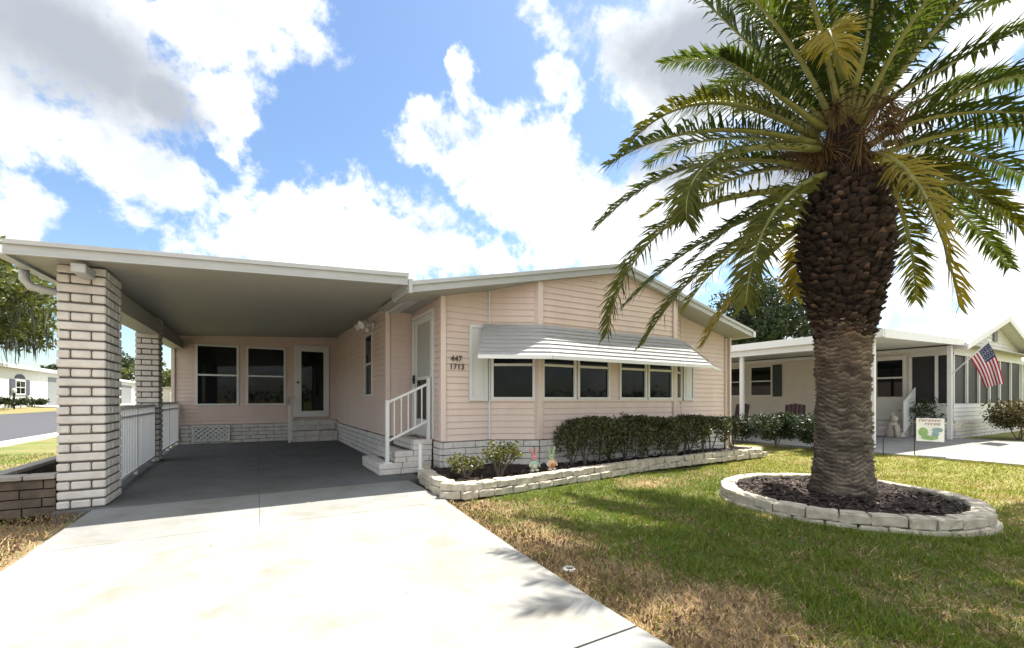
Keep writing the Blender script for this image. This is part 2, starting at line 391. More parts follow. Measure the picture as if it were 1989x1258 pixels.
# street, kerb on the left
def strip(name, x0, x1, y0, y1, dz, m, nxs=6, nys=60):
    a = np.linspace(x0, x1, nxs); b = np.linspace(y0, y1, nys); A, B = np.meshgrid(a, b); V = np.stack([A, B, gz(A, B)+dz], -1).reshape(-1, 3)
    I = np.arange(nxs*nys).reshape(nys, nxs); F = np.stack([I[:-1, :-1], I[:-1, 1:], I[1:, 1:], I[1:, :-1]], -1).reshape(-1, 4)
    return struct(npobj(name, V, F, m, smooth=True))
strip('street', -12.2, -6.05, -30, 300, .05, 'asphalt', 10, 160)
bm = BM(); bx(bm, -6.05, -5.68, -30, 300, -.1, .06); struct(obj('kerb', bm, 'kerb'))
strip('far_driveway', -16.6, -12.2, 52, 62, .06, 'kerb', 4, 4)
strip('far_driveway', -16.6, -12.2, 74, 92, .06, 'kerb', 4, 4)
bm = BM(); bx(bm, 12.2, 19.0, 3.0, 14, -.15, 0); prism(bm, [(12.2, -9, -.15), (17.2, -9, -.15), (19.6, 2.994, -.15), (12.2, 2.994, -.15)], (0, 0, .15)); struct(obj('neighbour_driveway', bm, 'concrete'))

# ------------------------------------------------------------------ brick and siding builders
def bricks(bm, p0, p1, z0, z1, out, ch=.104, bl=.40, th=.05, seed=0):
    """courses of bricks on the vertical plane p0->p1, proud by out (vector to the outside)"""
    r = random.Random(seed); p0, p1, o = Vector((*p0, 0)), Vector((*p1, 0)), Vector((*out, 0)); L = (p1-p0).length; d = (p1-p0)/L
    n = max(1, round((z1-z0)/ch)); ch = (z1-z0)/n
    for i in range(n):
        za, zb = z0+i*ch+.007, z0+(i+1)*ch-.006; s = -(bl*.5 if i % 2 else 0)-r.random()*.04
        while s < L-.01:
            e = s+bl; a, b = max(0, s+.006), min(L, e-.006)
            if b-a > .03:
                q = o*(th+r.uniform(-.006, .006)); c = [p0+d*a, p0+d*b, p0+d*b+q, p0+d*a+q]
                v = [bm.verts.new((k.x, k.y, z+r.uniform(-.003, .003))) for z in (za, zb) for k in c]
                for f in ((0, 3, 2, 1), (4, 5, 6, 7), (0, 1, 5, 4), (1, 2, 6, 5), (2, 3, 7, 6), (3, 0, 4, 7)): bm.faces.new([v[k] for k in f])
            s = e
    bmesh.ops.recalc_face_normals(bm, faces=bm.faces)
def siding(bm, p0, p1, z0, z1, out, lap=.106, holes=()):
    """horizontal lap siding; holes are (s0,s1,z0,z1) along the wall"""
    p0, p1, o = Vector((*p0, 0)), Vector((*p1, 0)), Vector((*out, 0)).normalized(); L = (p1-p0).length; d = (p1-p0)/L
    z = z0
    while z < z1-.004:
        zt = min(z+lap, z1); cuts = sorted({z, zt, *[h[2] for h in holes if z < h[2] < zt], *[h[3] for h in holes if z < h[3] < zt]})
        for za, zb in zip(cuts, cuts[1:]):
            fr = lambda q: .016*(1-(q-z)/lap)
            seg = [(0, L)]
            for h in holes:
                if h[2] < zb-.001 and h[3] > za+.001:
                    ns = []
                    for a, b in seg:
                        if h[1] <= a or h[0] >= b: ns.append((a, b)); continue
                        if h[0] > a: ns.append((a, h[0]))
                        if h[1] < b: ns.append((h[1], b))
                    seg = ns
            for a, b in seg:
                A, B = p0+d*a, p0+d*b
                v = [bm.verts.new((A+o*fr(za)).to_tuple()[:2]+(za,)), bm.verts.new((B+o*fr(za)).to_tuple()[:2]+(za,)), bm.verts.new((B+o*fr(zb)).to_tuple()[:2]+(zb,)), bm.verts.new((A+o*fr(zb)).to_tuple()[:2]+(zb,))]
                bm.faces.new(v)
                if za == z:
                    w = [bm.verts.new(A.to_tuple()[:2]+(za,)), bm.verts.new(B.to_tuple()[:2]+(za,))]; bm.faces.new((w[0], w[1], v[1], v[0]))
        z = zt
def cut(bm, co, no):
    bmesh.ops.bisect_plane(bm, geom=list(bm.verts)+list(bm.edges)+list(bm.faces), plane_co=co, plane_no=no, clear_outer=True)

# ------------------------------------------------------------------ window and door builders (local: s along wall, depth along out)
def wallbox(bm, p0, d, o, s0, s1, z0, z1, q0, q1):
    c = [p0+d*s0+o*q0, p0+d*s1+o*q0, p0+d*s1+o*q1, p0+d*s0+o*q1]
    v = [bm.verts.new((k.x, k.y, z)) for z in (z0, z1) for k in c]
    for f in ((0, 3, 2, 1), (4, 5, 6, 7), (0, 1, 5, 4), (1, 2, 6, 5), (2, 3, 7, 6), (3, 0, 4, 7)): bm.faces.new([v[k] for k in f])
    bmesh.ops.recalc_face_normals(bm, faces=bm.faces)
def window(parent, p0, p1, out, s0, s1, z0, z1, mid=None, m='white', fw=.045, glass='glass', mull=0, name='window'):
    p0, p1 = Vector((*p0, 0)), Vector((*p1, 0)); d = (p1-p0).normalized(); o = Vector((*out, 0)).normalized()
    bm = BM()
    wallbox(bm, p0, d, o, s0, s1, z0-.0, z0+fw, -.04, .035); wallbox(bm, p0, d, o, s0, s1, z1-fw, z1, -.04, .03)
    wallbox(bm, p0, d, o, s0, s0+fw, z0+fw, z1-fw, -.04, .028); wallbox(bm, p0, d, o, s1-fw, s1, z0+fw, z1-fw, -.04, .028)
    if mid: wallbox(bm, p0, d, o, s0+fw, s1-fw, mid-.022, mid+.022, -.03, .018)
    for k in range(mull):
        s = s0+(s1-s0)*(k+1)/(mull+1); wallbox(bm, p0, d, o, s-.02, s+.02, z0+fw, z1-fw, -.03, .014)
    w = obj(name, bm, m, parent)
    bm = BM()
    if mid:
        wallbox(bm, p0, d, o, s0+fw*.5, s1-fw*.5, z0+fw*.5, mid, -.028, -.008); wallbox(bm, p0, d, o, s0+fw*.5, s1-fw*.5, mid, z1-fw*.5, -.022, -.002)
    else: wallbox(bm, p0, d, o, s0+fw*.5, s1-fw*.5, z0+fw*.5, z1-fw*.5, -.028, -.008)
    obj('pane', bm, glass, w)
    return w

# ================================================================== THE PINK HOUSE
YF = 6.15                                     # plane of the front fascia
RX, RZ, SL, SR = 6.04, 3.78, .217, .225       # ridge x, top z, slopes left and right
EXL, EXR = 1.88, 10.2
rz = lambda x: RZ-(SL*(RX-x) if x < RX else SR*(x-RX))
house = thing('house', 'pink lap sided single storey house with white gable roof and angled bay under an awning', 'house', (6, 9, 0))
A0, A1, A2, A3, A4, A5 = (2.6, 6.7), (3.44, 6.7), (4.18, 6.27), (7.62, 6.27), (8.36, 6.7), (10.0, 6.7)
ZS = .52
n45 = Vector((-.43, -.74)).normalized(); n46 = Vector((.43, -.74)).normalized()
segs = [(A0, A1, (0, -1)), (A1, A2, n45), (A2, A3, (0, -1)), (A3, A4, n46), (A4, A5, (0, -1))]
ln = lambda a, b: (Vector(b)-Vector(a)).length
W1, W2, W3 = 1.2, 2.42, 1.80                    # sill, head, meeting rail
l2 = ln(A1, A2)
front_w = [(.06, .80), (.84, 1.62), (1.86, 2.6), (2.64, 3.38)]
holes = {1: [(.04, l2-.06, W1, W2)], 2: [(a, b, W1, W2) for a, b in front_w], 3: [(.06, l2-.04, W1, W2)]}
bm = BM()
for i, (a, b, o) in enumerate(segs): siding(bm, a, b, ZS, 3.75, o, holes=holes.get(i, ()))
# door wall, jog wall, carport side wall, right wall
siding(bm, (2.6, 8.3), (2.6, 6.7), ZS, 2.95, (-1, 0), holes=[(.09, 1.24, .5, 2.76)])
siding(bm, (2.12, 8.3), (2.6, 8.3), ZS, 2.95, (0, -1))
siding(bm, (10.0, 6.7), (10.0, 20), ZS, 2.95, (1, 0)); siding(bm, (-1.95, 20), (-1.95, 14.6), ZS, 3.0, (-1, 0))
cut(bm, (RX, 0, RZ-.13), Vector((-SL, 0, 1))); cut(bm, (RX, 0, RZ-.13), Vector((SR, 0, 1)))
siding(bm, (2.12, 14.6), (2.12, 8.3), ZS, 3.2, (-1, 0), holes=[(4.3, 5.1, 1.27, 2.64)])
siding(bm, (-1.95, 14.6), (2.12, 14.6), ZS, 3.3, (0, -1), holes=[(.5, 1.5, 1.04, 2.72), (1.68, 2.68, 1.04, 2.72), (2.9, 3.9, .6, 2.86)])
# backing shell behind the laps
sh_ = [(a, b) for a, b, _ in segs]
ins = .06
def shell(a, b, o, z0, z1):
    q = Vector(o).normalized()*-ins; v = [bm.verts.new((p[0]+q.x, p[1]+q.y, z)) for p, z in ((a, z0), (b, z0), (b, z1), (a, z1))]; bm.faces.new(v)
for a, b, o in segs: shell(a, b, o, .3, 3.0)
shell((2.6, 8.3), (2.6, 6.7), (-1, 0), 0, 2.9); shell((2.12, 14.6), (2.12, 8.3), (-1, 0), 0, 3.1); shell((-1.95, 14.6), (2.12, 14.6), (0, -1), 0, 3.2); shell((10, 6.7), (10, 20), (1, 0), 0, 2.9)
obj('wall', bm, 'pink', house)
# skirt
for run in (segs, [((2.12, 14.6), (2.12, 8.3), (-1, 0))], [((-1.95, 14.6), (2.12, 14.6), (0, -1))], [((10, 6.7), (10, 20), (1, 0))], [((2.6, 7.0), (2.6, 6.7), (-1, 0))]):
    bm = BM(); bm2 = BM()
    for i, (a, b, o) in enumerate(run):
        bricks(bm, a, b, -.12 if run is segs else -.02, ZS-.012, o, seed=i+int(a[0]*7))
        q = Vector(o).normalized(); v = [bm2.verts.new((p[0]+q.x*.035, p[1]+q.y*.035, z)) for p, z in ((a, -.15), (b, -.15), (b, ZS-.02), (a, ZS-.02))]; bm2.faces.new(v)
        w = [bm2.verts.new((p[0]-q.x*.03, p[1]-q.y*.03, ZS-.02)) for p in (a, b)]; bm2.faces.new((v[3], v[2], w[1], w[0]))
    sk = obj('brick_skirt', bm, 'brick', house); obj('mortar', bm2, 'mortar', sk)
# corner trims
def trim(p, w=.075, z0=ZS, z1=3.0, m='pink_trim', nm='corner_trim', rot=0, dx=0, dy=0):
    bm = BM(); bx(bm, p[0]-w/2+dx, p[0]+w/2+dx, p[1]-w/2+dy, p[1]+w/2+dy, z0, z1, rot); obj(nm, bm, m, house, bevel=.006)
rb = lambda x: rz(x)-.15
trim(A0, .09, z1=rb(2.6)); trim(A2, .12, z1=rb(4.18), rot=R(15)); trim(A3, .10, z1=rb(7.62), rot=R(-15)); trim(A5, .085, z1=rb(10.0)-.02)
trim(A1, .036, z1=rb(3.44), m='white', dy=-.02); trim(A4, .05, z1=rb(8.36), dy=-.012)
trim((2.12, 8.3), .085, z1=2.86); trim((-1.93, 14.58), .08, z1=2.8)
bm = BM(); beam(bm, (10.06, 6.63, 2.75), (10.06, 6.63, .05), .055, .075); beam(bm, (10.06, 6.63, .05), (10.06, 6.45, -.05), .055, .075); obj('downspout', bm, 'pink_trim', house)
# roof: two slabs, fascia boards on the rakes
bm = BM()
def roofslab(x0, x1, y0, y1, t=.10, top=0):
    a = [(x0, y0, rz(x0)-t), (x1, y0, rz(x1)-t), (x1, y0, rz(x1)-top), (x0, y0, rz(x0)-top)]; prism(bm, a, (0, y1-y0, 0))
roofslab(EXL, RX, YF+.02, 7.0, .12, .02); roofslab(2.12, RX, 7.0, 21, .12, .02); roofslab(RX, EXR, YF+.02, 21, .12, .02)
roof = obj('roof', bm, 'roofm', house)
bm = BM()
for x0, x1 in ((EXL, RX), (RX, EXR)):
    prism(bm, [(x0, YF, rz(x0)-.135), (x1, YF, rz(x1)-.135), (x1, YF, rz(x1)-.045), (x0, YF, rz(x0)-.045)], (0, -.022, 0))
    prism(bm, [(x0, YF, rz(x0)-.047), (x1, YF, rz(x1)-.047), (x1, YF, rz(x1)+.01), (x0, YF, rz(x0)+.01)], (0, -.055, 0))
    prism(bm, [(x0, YF, rz(x0)-.15), (x1, YF, rz(x1)-.15), (x1, YF, rz(x1)-.137), (x0, YF, rz(x0)-.137)], (0, -.035, 0))
bx(bm, EXL-.02, EXL+.03, YF-.065, YF, rz(EXL)-.16, rz(EXL)+.03); bx(bm, EXL-.03, EXL+.06, YF+.005, 6.98, rz(EXL)-.1, rz(EXL)+.06)
obj('fascia', bm, 'alum', roof)
bm = BM(); bx(bm, EXR, EXR+.09, YF-.05, 20.9, rz(EXR)-.15, rz(EXR)-.02); obj('gutter', bm, 'white', roof)
bm = BM()
for x0, x1 in ((EXL+.03, RX), (RX, EXR)): prism(bm, [(x0, YF+.002, rz(x0)-.15), (x1, YF+.002, rz(x1)-.15), (x1, 6.95, rz(x1)-.15), (x0, 6.95, rz(x0)-.15)], (0, 0, .027))
bx(bm, 1.95, 2.7, 6.955, 8.32, 2.86, 2.88)
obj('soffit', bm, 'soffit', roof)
# bay windows
for i, hs in ((1, holes[1]), (2, holes[2]), (3, holes[3])):
    a, b, o = segs[i]
    for h in hs: window(house, a, b, o, h[0], h[1], h[2], h[3], W3)
# pink posts between the paired windows are the siding itself; sill board
bm = BM()
for i in (1, 2, 3):
    a, b, o = segs[i]; p = Vector((*a, 0)); d = (Vector((*b, 0))-p).normalized(); wallbox(bm, p, d, Vector((*o, 0)).normalized(), .03, ln(a, b)-.03, W1-.03, W1, 0, .03)
obj('sill', bm, 'pink_trim', house)
# shutters
def shutter(a, b, s0, s1, z0, z1):
    p = Vector((*a, 0)); d = (Vector((*b, 0))-p).normalized(); o = Vector((0, -1, 0)); bm = BM(); w = .05
    wallbox(bm, p, d, o, s0, s1, z0, z0+w, .016, .05); wallbox(bm, p, d, o, s0, s1, z1-w, z1, .016, .05)
    wallbox(bm, p, d, o, s0, s0+w, z0+w, z1-w, .016, .048); wallbox(bm, p, d, o, s1-w, s1, z0+w, z1-w, .016, .048)
    wallbox(bm, p, d, o, s0+w, s1-w, z0+w, z1-w, .016, .030); wallbox(bm, p, d, o, s0+w*1.8, s1-w*1.8, z0+w*1.8, z1-w*1.8, .030, .036)
    obj('shutter', bm, 'white', house)
shutter(A0, A1, .46, .80, 1.18, 2.46); shutter(A4, A5, .05, .42, 1.18, 2.46)
# awning: three hipped runs of overlapping slats
T = [(3.30, 6.62, 2.47), (4.16, 6.16, 2.47), (7.62, 6.16, 2.47), (8.45, 6.62, 2.47)]
B = [(2.95, 6.13, 1.885), (3.98, 5.60, 1.88), (7.88, 5.58, 1.875), (9.0, 6.15, 1.87)]
bm = BM(); ns = 8
for k in range(3):
    for j in range(ns):
        a0, a1 = j/ns, (j+1)/ns+.02
        L0 = lambda i, t: Vector(T[i]).lerp(Vector(B[i]), t)
        p = [L0(k, a0), L0(k+1, a0), L0(k+1, a1), L0(k, a1)]; up = Vector((0, -.014, .020))
        q = [p[0], p[1], p[2]+up, p[3]+up]
        lo = [p[3]+Vector((0, .004, -.008)), p[2]+Vector((0, .004, -.008))]
        v = [bm.verts.new(z) for z in q+lo]; bm.faces.new((v[0], v[3], v[2], v[1])); bm.faces.new((v[3], v[4], v[5], v[2]))
for e in (0, 3):
    q = [Vector(T[e]), Vector(B[e]), Vector((T[e][0], T[e][1], B[e][2]+.35))]
    w = [bm.verts.new(x+Vector((.004 if e == 0 else -.004, 0, -.01))) for x in q]; bm.faces.new(w)
bmesh.ops.solidify(bm, geom=list(bm.faces), thickness=.004)
aw = obj('awning', bm, 'bright', house)
bm = BM()
for k in range(3): beam(bm, Vector(B[k])+Vector((0, -.01, -.015)), Vector(B[k+1])+Vector((0, -.01, -.015)), .035, .06)
obj('lip', bm, 'bright', aw)
for x in (3.35, 5.3, 7.2):
    bm = BM(); beam(bm, (x, 6.25 if x > 4 else 6.4, 1.95), (x-.05, 5.75 if x > 4 else 6.0, 1.87), .015); obj('strut', bm, 'white', aw)
# entry door facing left
dp0, dp1 = (2.6, 8.3), (2.6, 6.7)
p = Vector((*dp0, 0)); d = Vector((0, -1, 0)); o = Vector((-1, 0, 0)); bm = BM()
wallbox(bm, p, d, o, .10, .16, .54, 2.75, -.05, .05); wallbox(bm, p, d, o, 1.17, 1.23, .54, 2.75, -.05, .05); wallbox(bm, p, d, o, .16, 1.17, 2.69, 2.75, -.05, .05)
fr = obj('door_frame', bm, 'white', house)
bm = BM(); wallbox(bm, p, d, o, .16, .27, .55, 2.69, -.03, .02); wallbox(bm, p, d, o, 1.06, 1.17, .55, 2.69, -.03, .02); wallbox(bm, p, d, o, .27, 1.06, 2.58, 2.69, -.03, .02); wallbox(bm, p, d, o, .27, 1.06, .55, .85, -.03, .018); wallbox(bm, p, d, o, .27, 1.06, 1.56, 1.62, -.03, .018)
dr = obj('entry_door', bm, 'white', house)
bm = BM(); wallbox(bm, p, d, o, .26, 1.07, 1.6, 2.6, -.026, -.006); obj('frosted_pane', bm, 'curtain', dr)
bm = BM(); wallbox(bm, p, d, o, .26, 1.07, .84, 1.58, -.026, -.006); obj('lower_pane', bm, 'glass', dr)
bm = BM(); beam(bm, (2.555, 8.08, 1.5), (2.555, 8.08, 1.66), .03); beam(bm, (2.53, 8.08, 1.58), (2.53, 7.98, 1.58), .025); obj('handle', bm, 'black', dr)
# wind ornament painted behind the glass is left as plain; carport windows
bw0, bw1 = (-1.95, 14.6), (2.12, 14.6)
window(house, bw0, bw1, (0, -1), .5, 1.5, 1.04, 2.72, 1.88, fw=.05); window(house, bw0, bw1, (0, -1), 1.68, 2.68, 1.04, 2.72, 1.88, fw=.05)
window(house, (2.12, 14.6), (2.12, 8.3), (-1, 0), 4.3, 5.1, 1.27, 2.64, 1.98)
p = Vector((*bw0, 0)); d = Vector((1, 0, 0)); o = Vector((0, -1, 0)); bm = BM()
wallbox(bm, p, d, o, 2.9, 3.1, .68, 2.84, -.03, .035); wallbox(bm, p, d, o, 3.72, 3.88, .68, 2.84, -.03, .035); wallbox(bm, p, d, o, 3.1, 3.72, 2.66, 2.84, -.03, .033); wallbox(bm, p, d, o, 3.1, 3.72, .68, .86, -.03, .033)
dr = obj('carport_door', bm, 'white', house)
bm = BM(); wallbox(bm, p, d, o, 3.09, 3.73, .85, 2.67, -.02, .0); obj('pane', bm, 'glass', dr)
bm = BM(); lathe(bm, (1.05, 14.52, 1.72), [(.028, -.03), (.032, 0), (.028, .03)], 10); obj('handle', bm, 'black', dr)
# crawl space vent of diamond lattice
bm = BM(); bx(bm, -1.52, -.66, 14.50, 14.515, .06, .1); bx(bm, -1.52, -.66, 14.50, 14.515, .46, .5); bx(bm, -1.52, -1.48, 14.50, 14.515, .1, .46); bx(bm, -.70, -.66, 14.50, 14.515, .1, .46)
for k in range(-2, 7):
    for sgn in (1, -1):
        x0 = -1.5+k*.13; x1 = x0+.40; za, zb = (.1, .46) if sgn > 0 else (.46, .1)
        t0 = max(0, (-1.49-x0)/.40); t1 = min(1, (-.69-x0)/.40)
        if t1 > t0: beam(bm, (x0+.40*t0, 14.512-sgn*.004, za+(zb-za)*t0), (x0+.40*t1, 14.512-sgn*.004, za+(zb-za)*t1), .006, .035)
obj('lattice_vent', bm, 'white', house)

# ================================================================== CARPORT
cz = lambda x, y: 2.64+.058*(x+2.13)+.030*(y-6.15)
carport = thing('carport', 'white flat roofed carport on two brick pillars beside the pink house', 'carport', (0, 7, 0))
CXL, CXR, CB = -2.12, 2.10, 14.58
bm = BM()
v = [(CXL, YF+.02), (1.87, YF+.02), (1.87, 6.99), (2.3, 6.99), (2.3, 8.33), (3.4, 8.33), (3.4, 15.2), (CXL, 15.2)]
a = [bm.verts.new((x, y, cz(x, y))) for x, y in v]; b = [bm.verts.new((x, y, cz(x, y)+.09)) for x, y in v]
bm.faces.new(a); bm.faces.new(b[::-1])
for i in range(8): bm.faces.new((a[i], b[i], b[(i+1) % 8], a[(i+1) % 8]))
bmesh.ops.recalc_face_normals(bm, faces=bm.faces)
# standing ribs of the ceiling pans
for k in range(1, 13):
    x = CXL+k*.31
    beam(bm, (x, YF+.03, cz(x, YF)+.003), (x, CB-.02, cz(x, CB)+.003), .008, .009)
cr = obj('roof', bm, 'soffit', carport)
bm = BM()
f0, f1 = cz(CXL, YF)-.015, 2.845
prism(bm, [(CXL, YF, f0), (EXL-.022, YF, f1), (EXL-.022, YF, f1+.10), (CXL, YF, f0+.085)], (0, -.025, 0))
prism(bm, [(CXL, YF, f0+.083), (EXL-.022, YF, f1+.098), (EXL-.022, YF, f1+.15), (CXL, YF, f0+.125)], (0, -.055, 0))
prism(bm, [(CXL, YF, f0-.014), (EXL-.022, YF, f1-.014), (EXL-.022, YF, f1), (CXL, YF, f0)], (0, -.04, 0))
obj('fascia', bm, 'alum', cr)
bm = BM()   # gutter along the outer edge and its elbow to the pillar
for x0, x1, z0, z1 in ((CXL-.10, CXL-.085, -.03, .10), (CXL-.085, CXL, -.03, -.015), (CXL-.015, CXL, -.015, .08)):
    vv = [(x0, YF, cz(CXL, YF)+z0), (x1, YF, cz(CXL, YF)+z0), (x1, YF, cz(CXL, YF)+z1), (x0, YF, cz(CXL, YF)+z1)]
    prism(bm, vv, (0, CB-YF, .25))
gt = obj('gutter', bm, 'alum', cr)
bm = BM(); tube(bm, [(-2.17, 6.72, 2.6), (-2.17, 6.72, 2.5), (-2.13, 6.74, 2.43), (-2.03, 6.78, 2.41), (-1.88, 6.82, 2.40), (-1.84, 6.84, 2.34)], .042, 10); obj('downspout_elbow', bm, 'alum', gt, smooth=True)
bm = BM(); bx(bm, -1.67, -1.55, YF+.05, 6.53, 2.525, 2.625); obj('beam_end', bm, 'alum', carport, bevel=.01)
def pillar(x0, x1, y0, y1, zt, seed):
    bm = BM(); bx(bm, x0+.018, x1-.018, y0+.018, y1-.018, -.05, zt-.01); r = random.Random(seed)
    pl = obj('pillar', bm, 'mortar', carport)
    bm = BM(); ch = .1045; n = int(round(zt/ch)); ch = zt/n; w, dl = x1-x0, y1-y0
    for i in range(n):
        za, zb = i*ch+.010, (i+1)*ch-.009; j = lambda: r.uniform(-.006, .006)
        cut_x = [x0, x1] if i % 2 else [x0, x0+w*.27, x0+w*.70, x1]
        cut_y = [y0+.12, y0+.12+(dl-.12)*.55, y1] if i % 2 else [y0+.12, y0+.12+(dl-.12)*.3, y1]
        for a, b in zip(cut_x, cut_x[1:]):
            for ya, yb in ((y0, y0+.113), (y1-.09, y1)):
                bx(bm, a+(.006 if a > x0 else 0), b-(.006 if b < x1 else 0), ya+j(), yb+j()*.3, za+j()*.5, zb+j()*.5)
        for a, b in zip(cut_y, cut_y[1:]):
            b2 = b if b < y1 else y1-.097
            for xa, xb in ((x0, x0+.1), (x1-.1, x1)): bx(bm, xa+j()*.4, xb+j()*.4, a+.006, b2-.006, za+j()*.5, zb+j()*.5)
    obj('brickwork', bm, 'brick', pl, bevel=.011)
pillar(-1.87, -1.47, 6.54, 7.22, cz(-1.7, 6.9)-.01, 1); pillar(-2.0, -1.64, 10.75, 11.15, cz(-1.8, 10.9)-.01, 2)
bm = BM(); beam(bm, (-1.68, 7.23, 2.47), (-1.76, 10.74, 2.58), .3, .25); beam(bm, (-1.78, 11.16, 2.59), (-1.85, 14.55, 2.69), .28, .25); obj('side_beam', bm, 'soffit', carport)
def railing(p, q, z0, z1, parent, n, name='railing'):
    p, q = Vector((*p, 0)), Vector((*q, 0)); bm = BM(); up = Vector((0, 0, 1))
    beam(bm, p+up*z1, q+up*z1, .055, .05); beam(bm, p+up*(z0+.1), q+up*(z0+.1), .035, .04); beam(bm, p+up*(z1-.14), q+up*(z1-.14), .03, .03)
    rl = obj(name, bm, 'bright', parent)
    for k in range(n+1):
        bm = BM(); a = p.lerp(q, k/n); w = .045 if k in (0, n//2, n) else .026; beam(bm, a+up*(.02 if w > .03 else z0+.1), a+up*(z1-.02), w); obj('baluster' if w < .03 else 'post', bm, 'bright', rl)
railing((-1.60, 7.26), (-1.72, 10.72), 0, 1.09, carport, 30); railing((-1.76, 11.2), (-1.83, 14.5), 0, 1.12, carport, 28)

# ================================================================== entry steps, back steps, rails
def step_block(bm, bm2, x0, x1, y0, y1, z0, z1, seed):
    r = random.Random(seed); bx(bm2, x0+.02, x1, y0+.02, y1, z0+.001, z1-.035)
    for za, zb in ((z0+.004, z0+(z1-z0)*.48), (z0+(z1-z0)*.52, z1)):
        s = x0-r.random()*.2
        while s < x1: a, b = max(x0, s), min(x1, s+.38-.012); (b-a > .04) and bx(bm, a, b, y0+r.uniform(-.004, .004), y0+.19, za, zb+r.uniform(-.003, .003)); s += .38
        s = y0+.20
        while s < y1-.03: e = min(y1, s+.38-.012); bx(bm, x0+r.uniform(-.004, .004), x0+.19, s, e, za, zb+r.uniform(-.003, .003)); s += .38
steps = thing('entry_steps', 'three painted brick steps with a white handrail climbing to the side entry door', 'steps', (2.2, 7.5, 0))
bm = BM(); bm2 = BM(); step_block(bm, bm2, 1.66, 2.52, 7.0, 8.27, 0, .18, 1); step_block(bm, bm2, 1.92, 2.53, 7.01, 8.27, .181, .36, 2); step_block(bm, bm2, 2.22, 2.54, 7.02, 8.27, .361, .535, 3)
obj('brickwork', bm, 'brick', steps, bevel=.006); obj('tread', bm2, 'kerb', steps)
bm = BM(); beam(bm, (1.80, 7.07, 1.15), (2.49, 7.08, 1.47), .03, .04); hr = obj('handrail', bm, 'white', steps)
bm = BM(); beam(bm, (1.80, 7.07, .53), (2.49, 7.08, .85), .03, .035); obj('lower_rail', bm, 'white', hr)
bm = BM(); beam(bm, (1.80, 7.07, .18), (1.80, 7.07, 1.19), .055); bx(bm, 1.74, 1.86, 7.01, 7.13, .18, .2); obj('post', bm, 'white', hr)
bm = BM(); beam(bm, (2.49, 7.08, .535), (2.49, 7.08, 1.56), .05); obj('post', bm, 'white', hr)
for k in range(1, 6):
    bm = BM(); x = 1.8+.69*k/6; z = .32*k/6; beam(bm, (x, 7.075, .53+z), (x, 7.075, 1.15+z), .018); obj('baluster', bm, 'white', hr)
bs = thing('carport_steps', 'two low brick steps at the white carport door, in deep shade', 'steps', (1.4, 14.2, 0))
bm = BM(); bm2 = BM(); step_block(bm, bm2, .85, 2.05, 13.75, 14.5, 0, .3, 4); step_block(bm, bm2, .87, 2.05, 14.1, 14.5, .301, .6, 5)
obj('brickwork', bm, 'brick', bs, bevel=.006); obj('tread', bm2, 'kerb', bs)
bm = BM(); beam(bm, (.78, 13.7, 0), (.78, 13.7, 1.06), .05); beam(bm, (.78, 13.7, 1.04), (.78, 14.5, 1.3), .04); obj('handrail', bm, 'white', bs)
bm = BM(); tube(bm, [(2.08, 6.26, .1), (2.08, 6.26, .55)], .028, 10); bx(bm, 2.04, 2.12, 6.22, 6.30, .17, .185)
tag(obj('vent_pipe', bm, 'white'), 'short white pipe standing at the left end of the flower bed by the steps', 'pipe')
# house numbers
def text(s, loc, size, rot, m, depth=.006, align='CENTER'):
    c = bpy.data.curves.new('text', 'FONT'); c.body = s; c.size = size; c.extrude = depth; c.align_x = align; c.resolution_u = 2
    o = bpy.data.objects.new('text', c); col.objects.link(o); bpy.context.view_layer.update()
    me = bpy.data.meshes.new_from_object(o.evaluated_get(bpy.context.evaluated_depsgraph_get())); bpy.data.objects.remove(o)
    me.transform(Matrix.Translation(loc) @ Euler(rot).to_matrix().to_4x4()); return me
hn = thing('house_number', 'two rows of dark bronze house numbers on the pink siding beside the entry corner', 'house number', (2.83, 6.68, 1.8))
link('number_row', text('447', (2.83, 6.672, 1.83), .135, (R(90), 0, 0), None), 'number', hn)
link('number_row', text('1713', (2.84, 6.672, 1.70), .135, (R(90), 0, 0), None), 'number', hn)
# flood lamp on the carport side wall
fl = thing('flood_lamp', 'white twin head flood lamp high on the pink wall inside the carport', 'lamp', (2.1, 9.35, 2.72))
bm = BM(); bx(bm, 2.05, 2.105, 9.27, 9.43, 2.66, 2.80); obj('base_plate', bm, 'white', fl, bevel=.008)
for s in (-1, 1):
    bm = BM(); beam(bm, (2.06, 9.35+s*.03, 2.74), (1.93, 9.35+s*.17, 2.80), .025)
    pts = [Vector((1.94, 9.35+s*.16, 2.80)), Vector((1.90, 9.35+s*.19, 2.77)), Vector((1.80, 9.35+s*.24, 2.70))]; tube(bm, pts, [.03, .055, .085], 12)
    obj('lamp_head', bm, 'white', fl, smooth=False)
bm = BM(); lathe(bm, (1.98, 9.35, 2.60), [(.02, 0), (.045, .02), (.045, .08)], 10); obj('sensor', bm, 'white', fl)

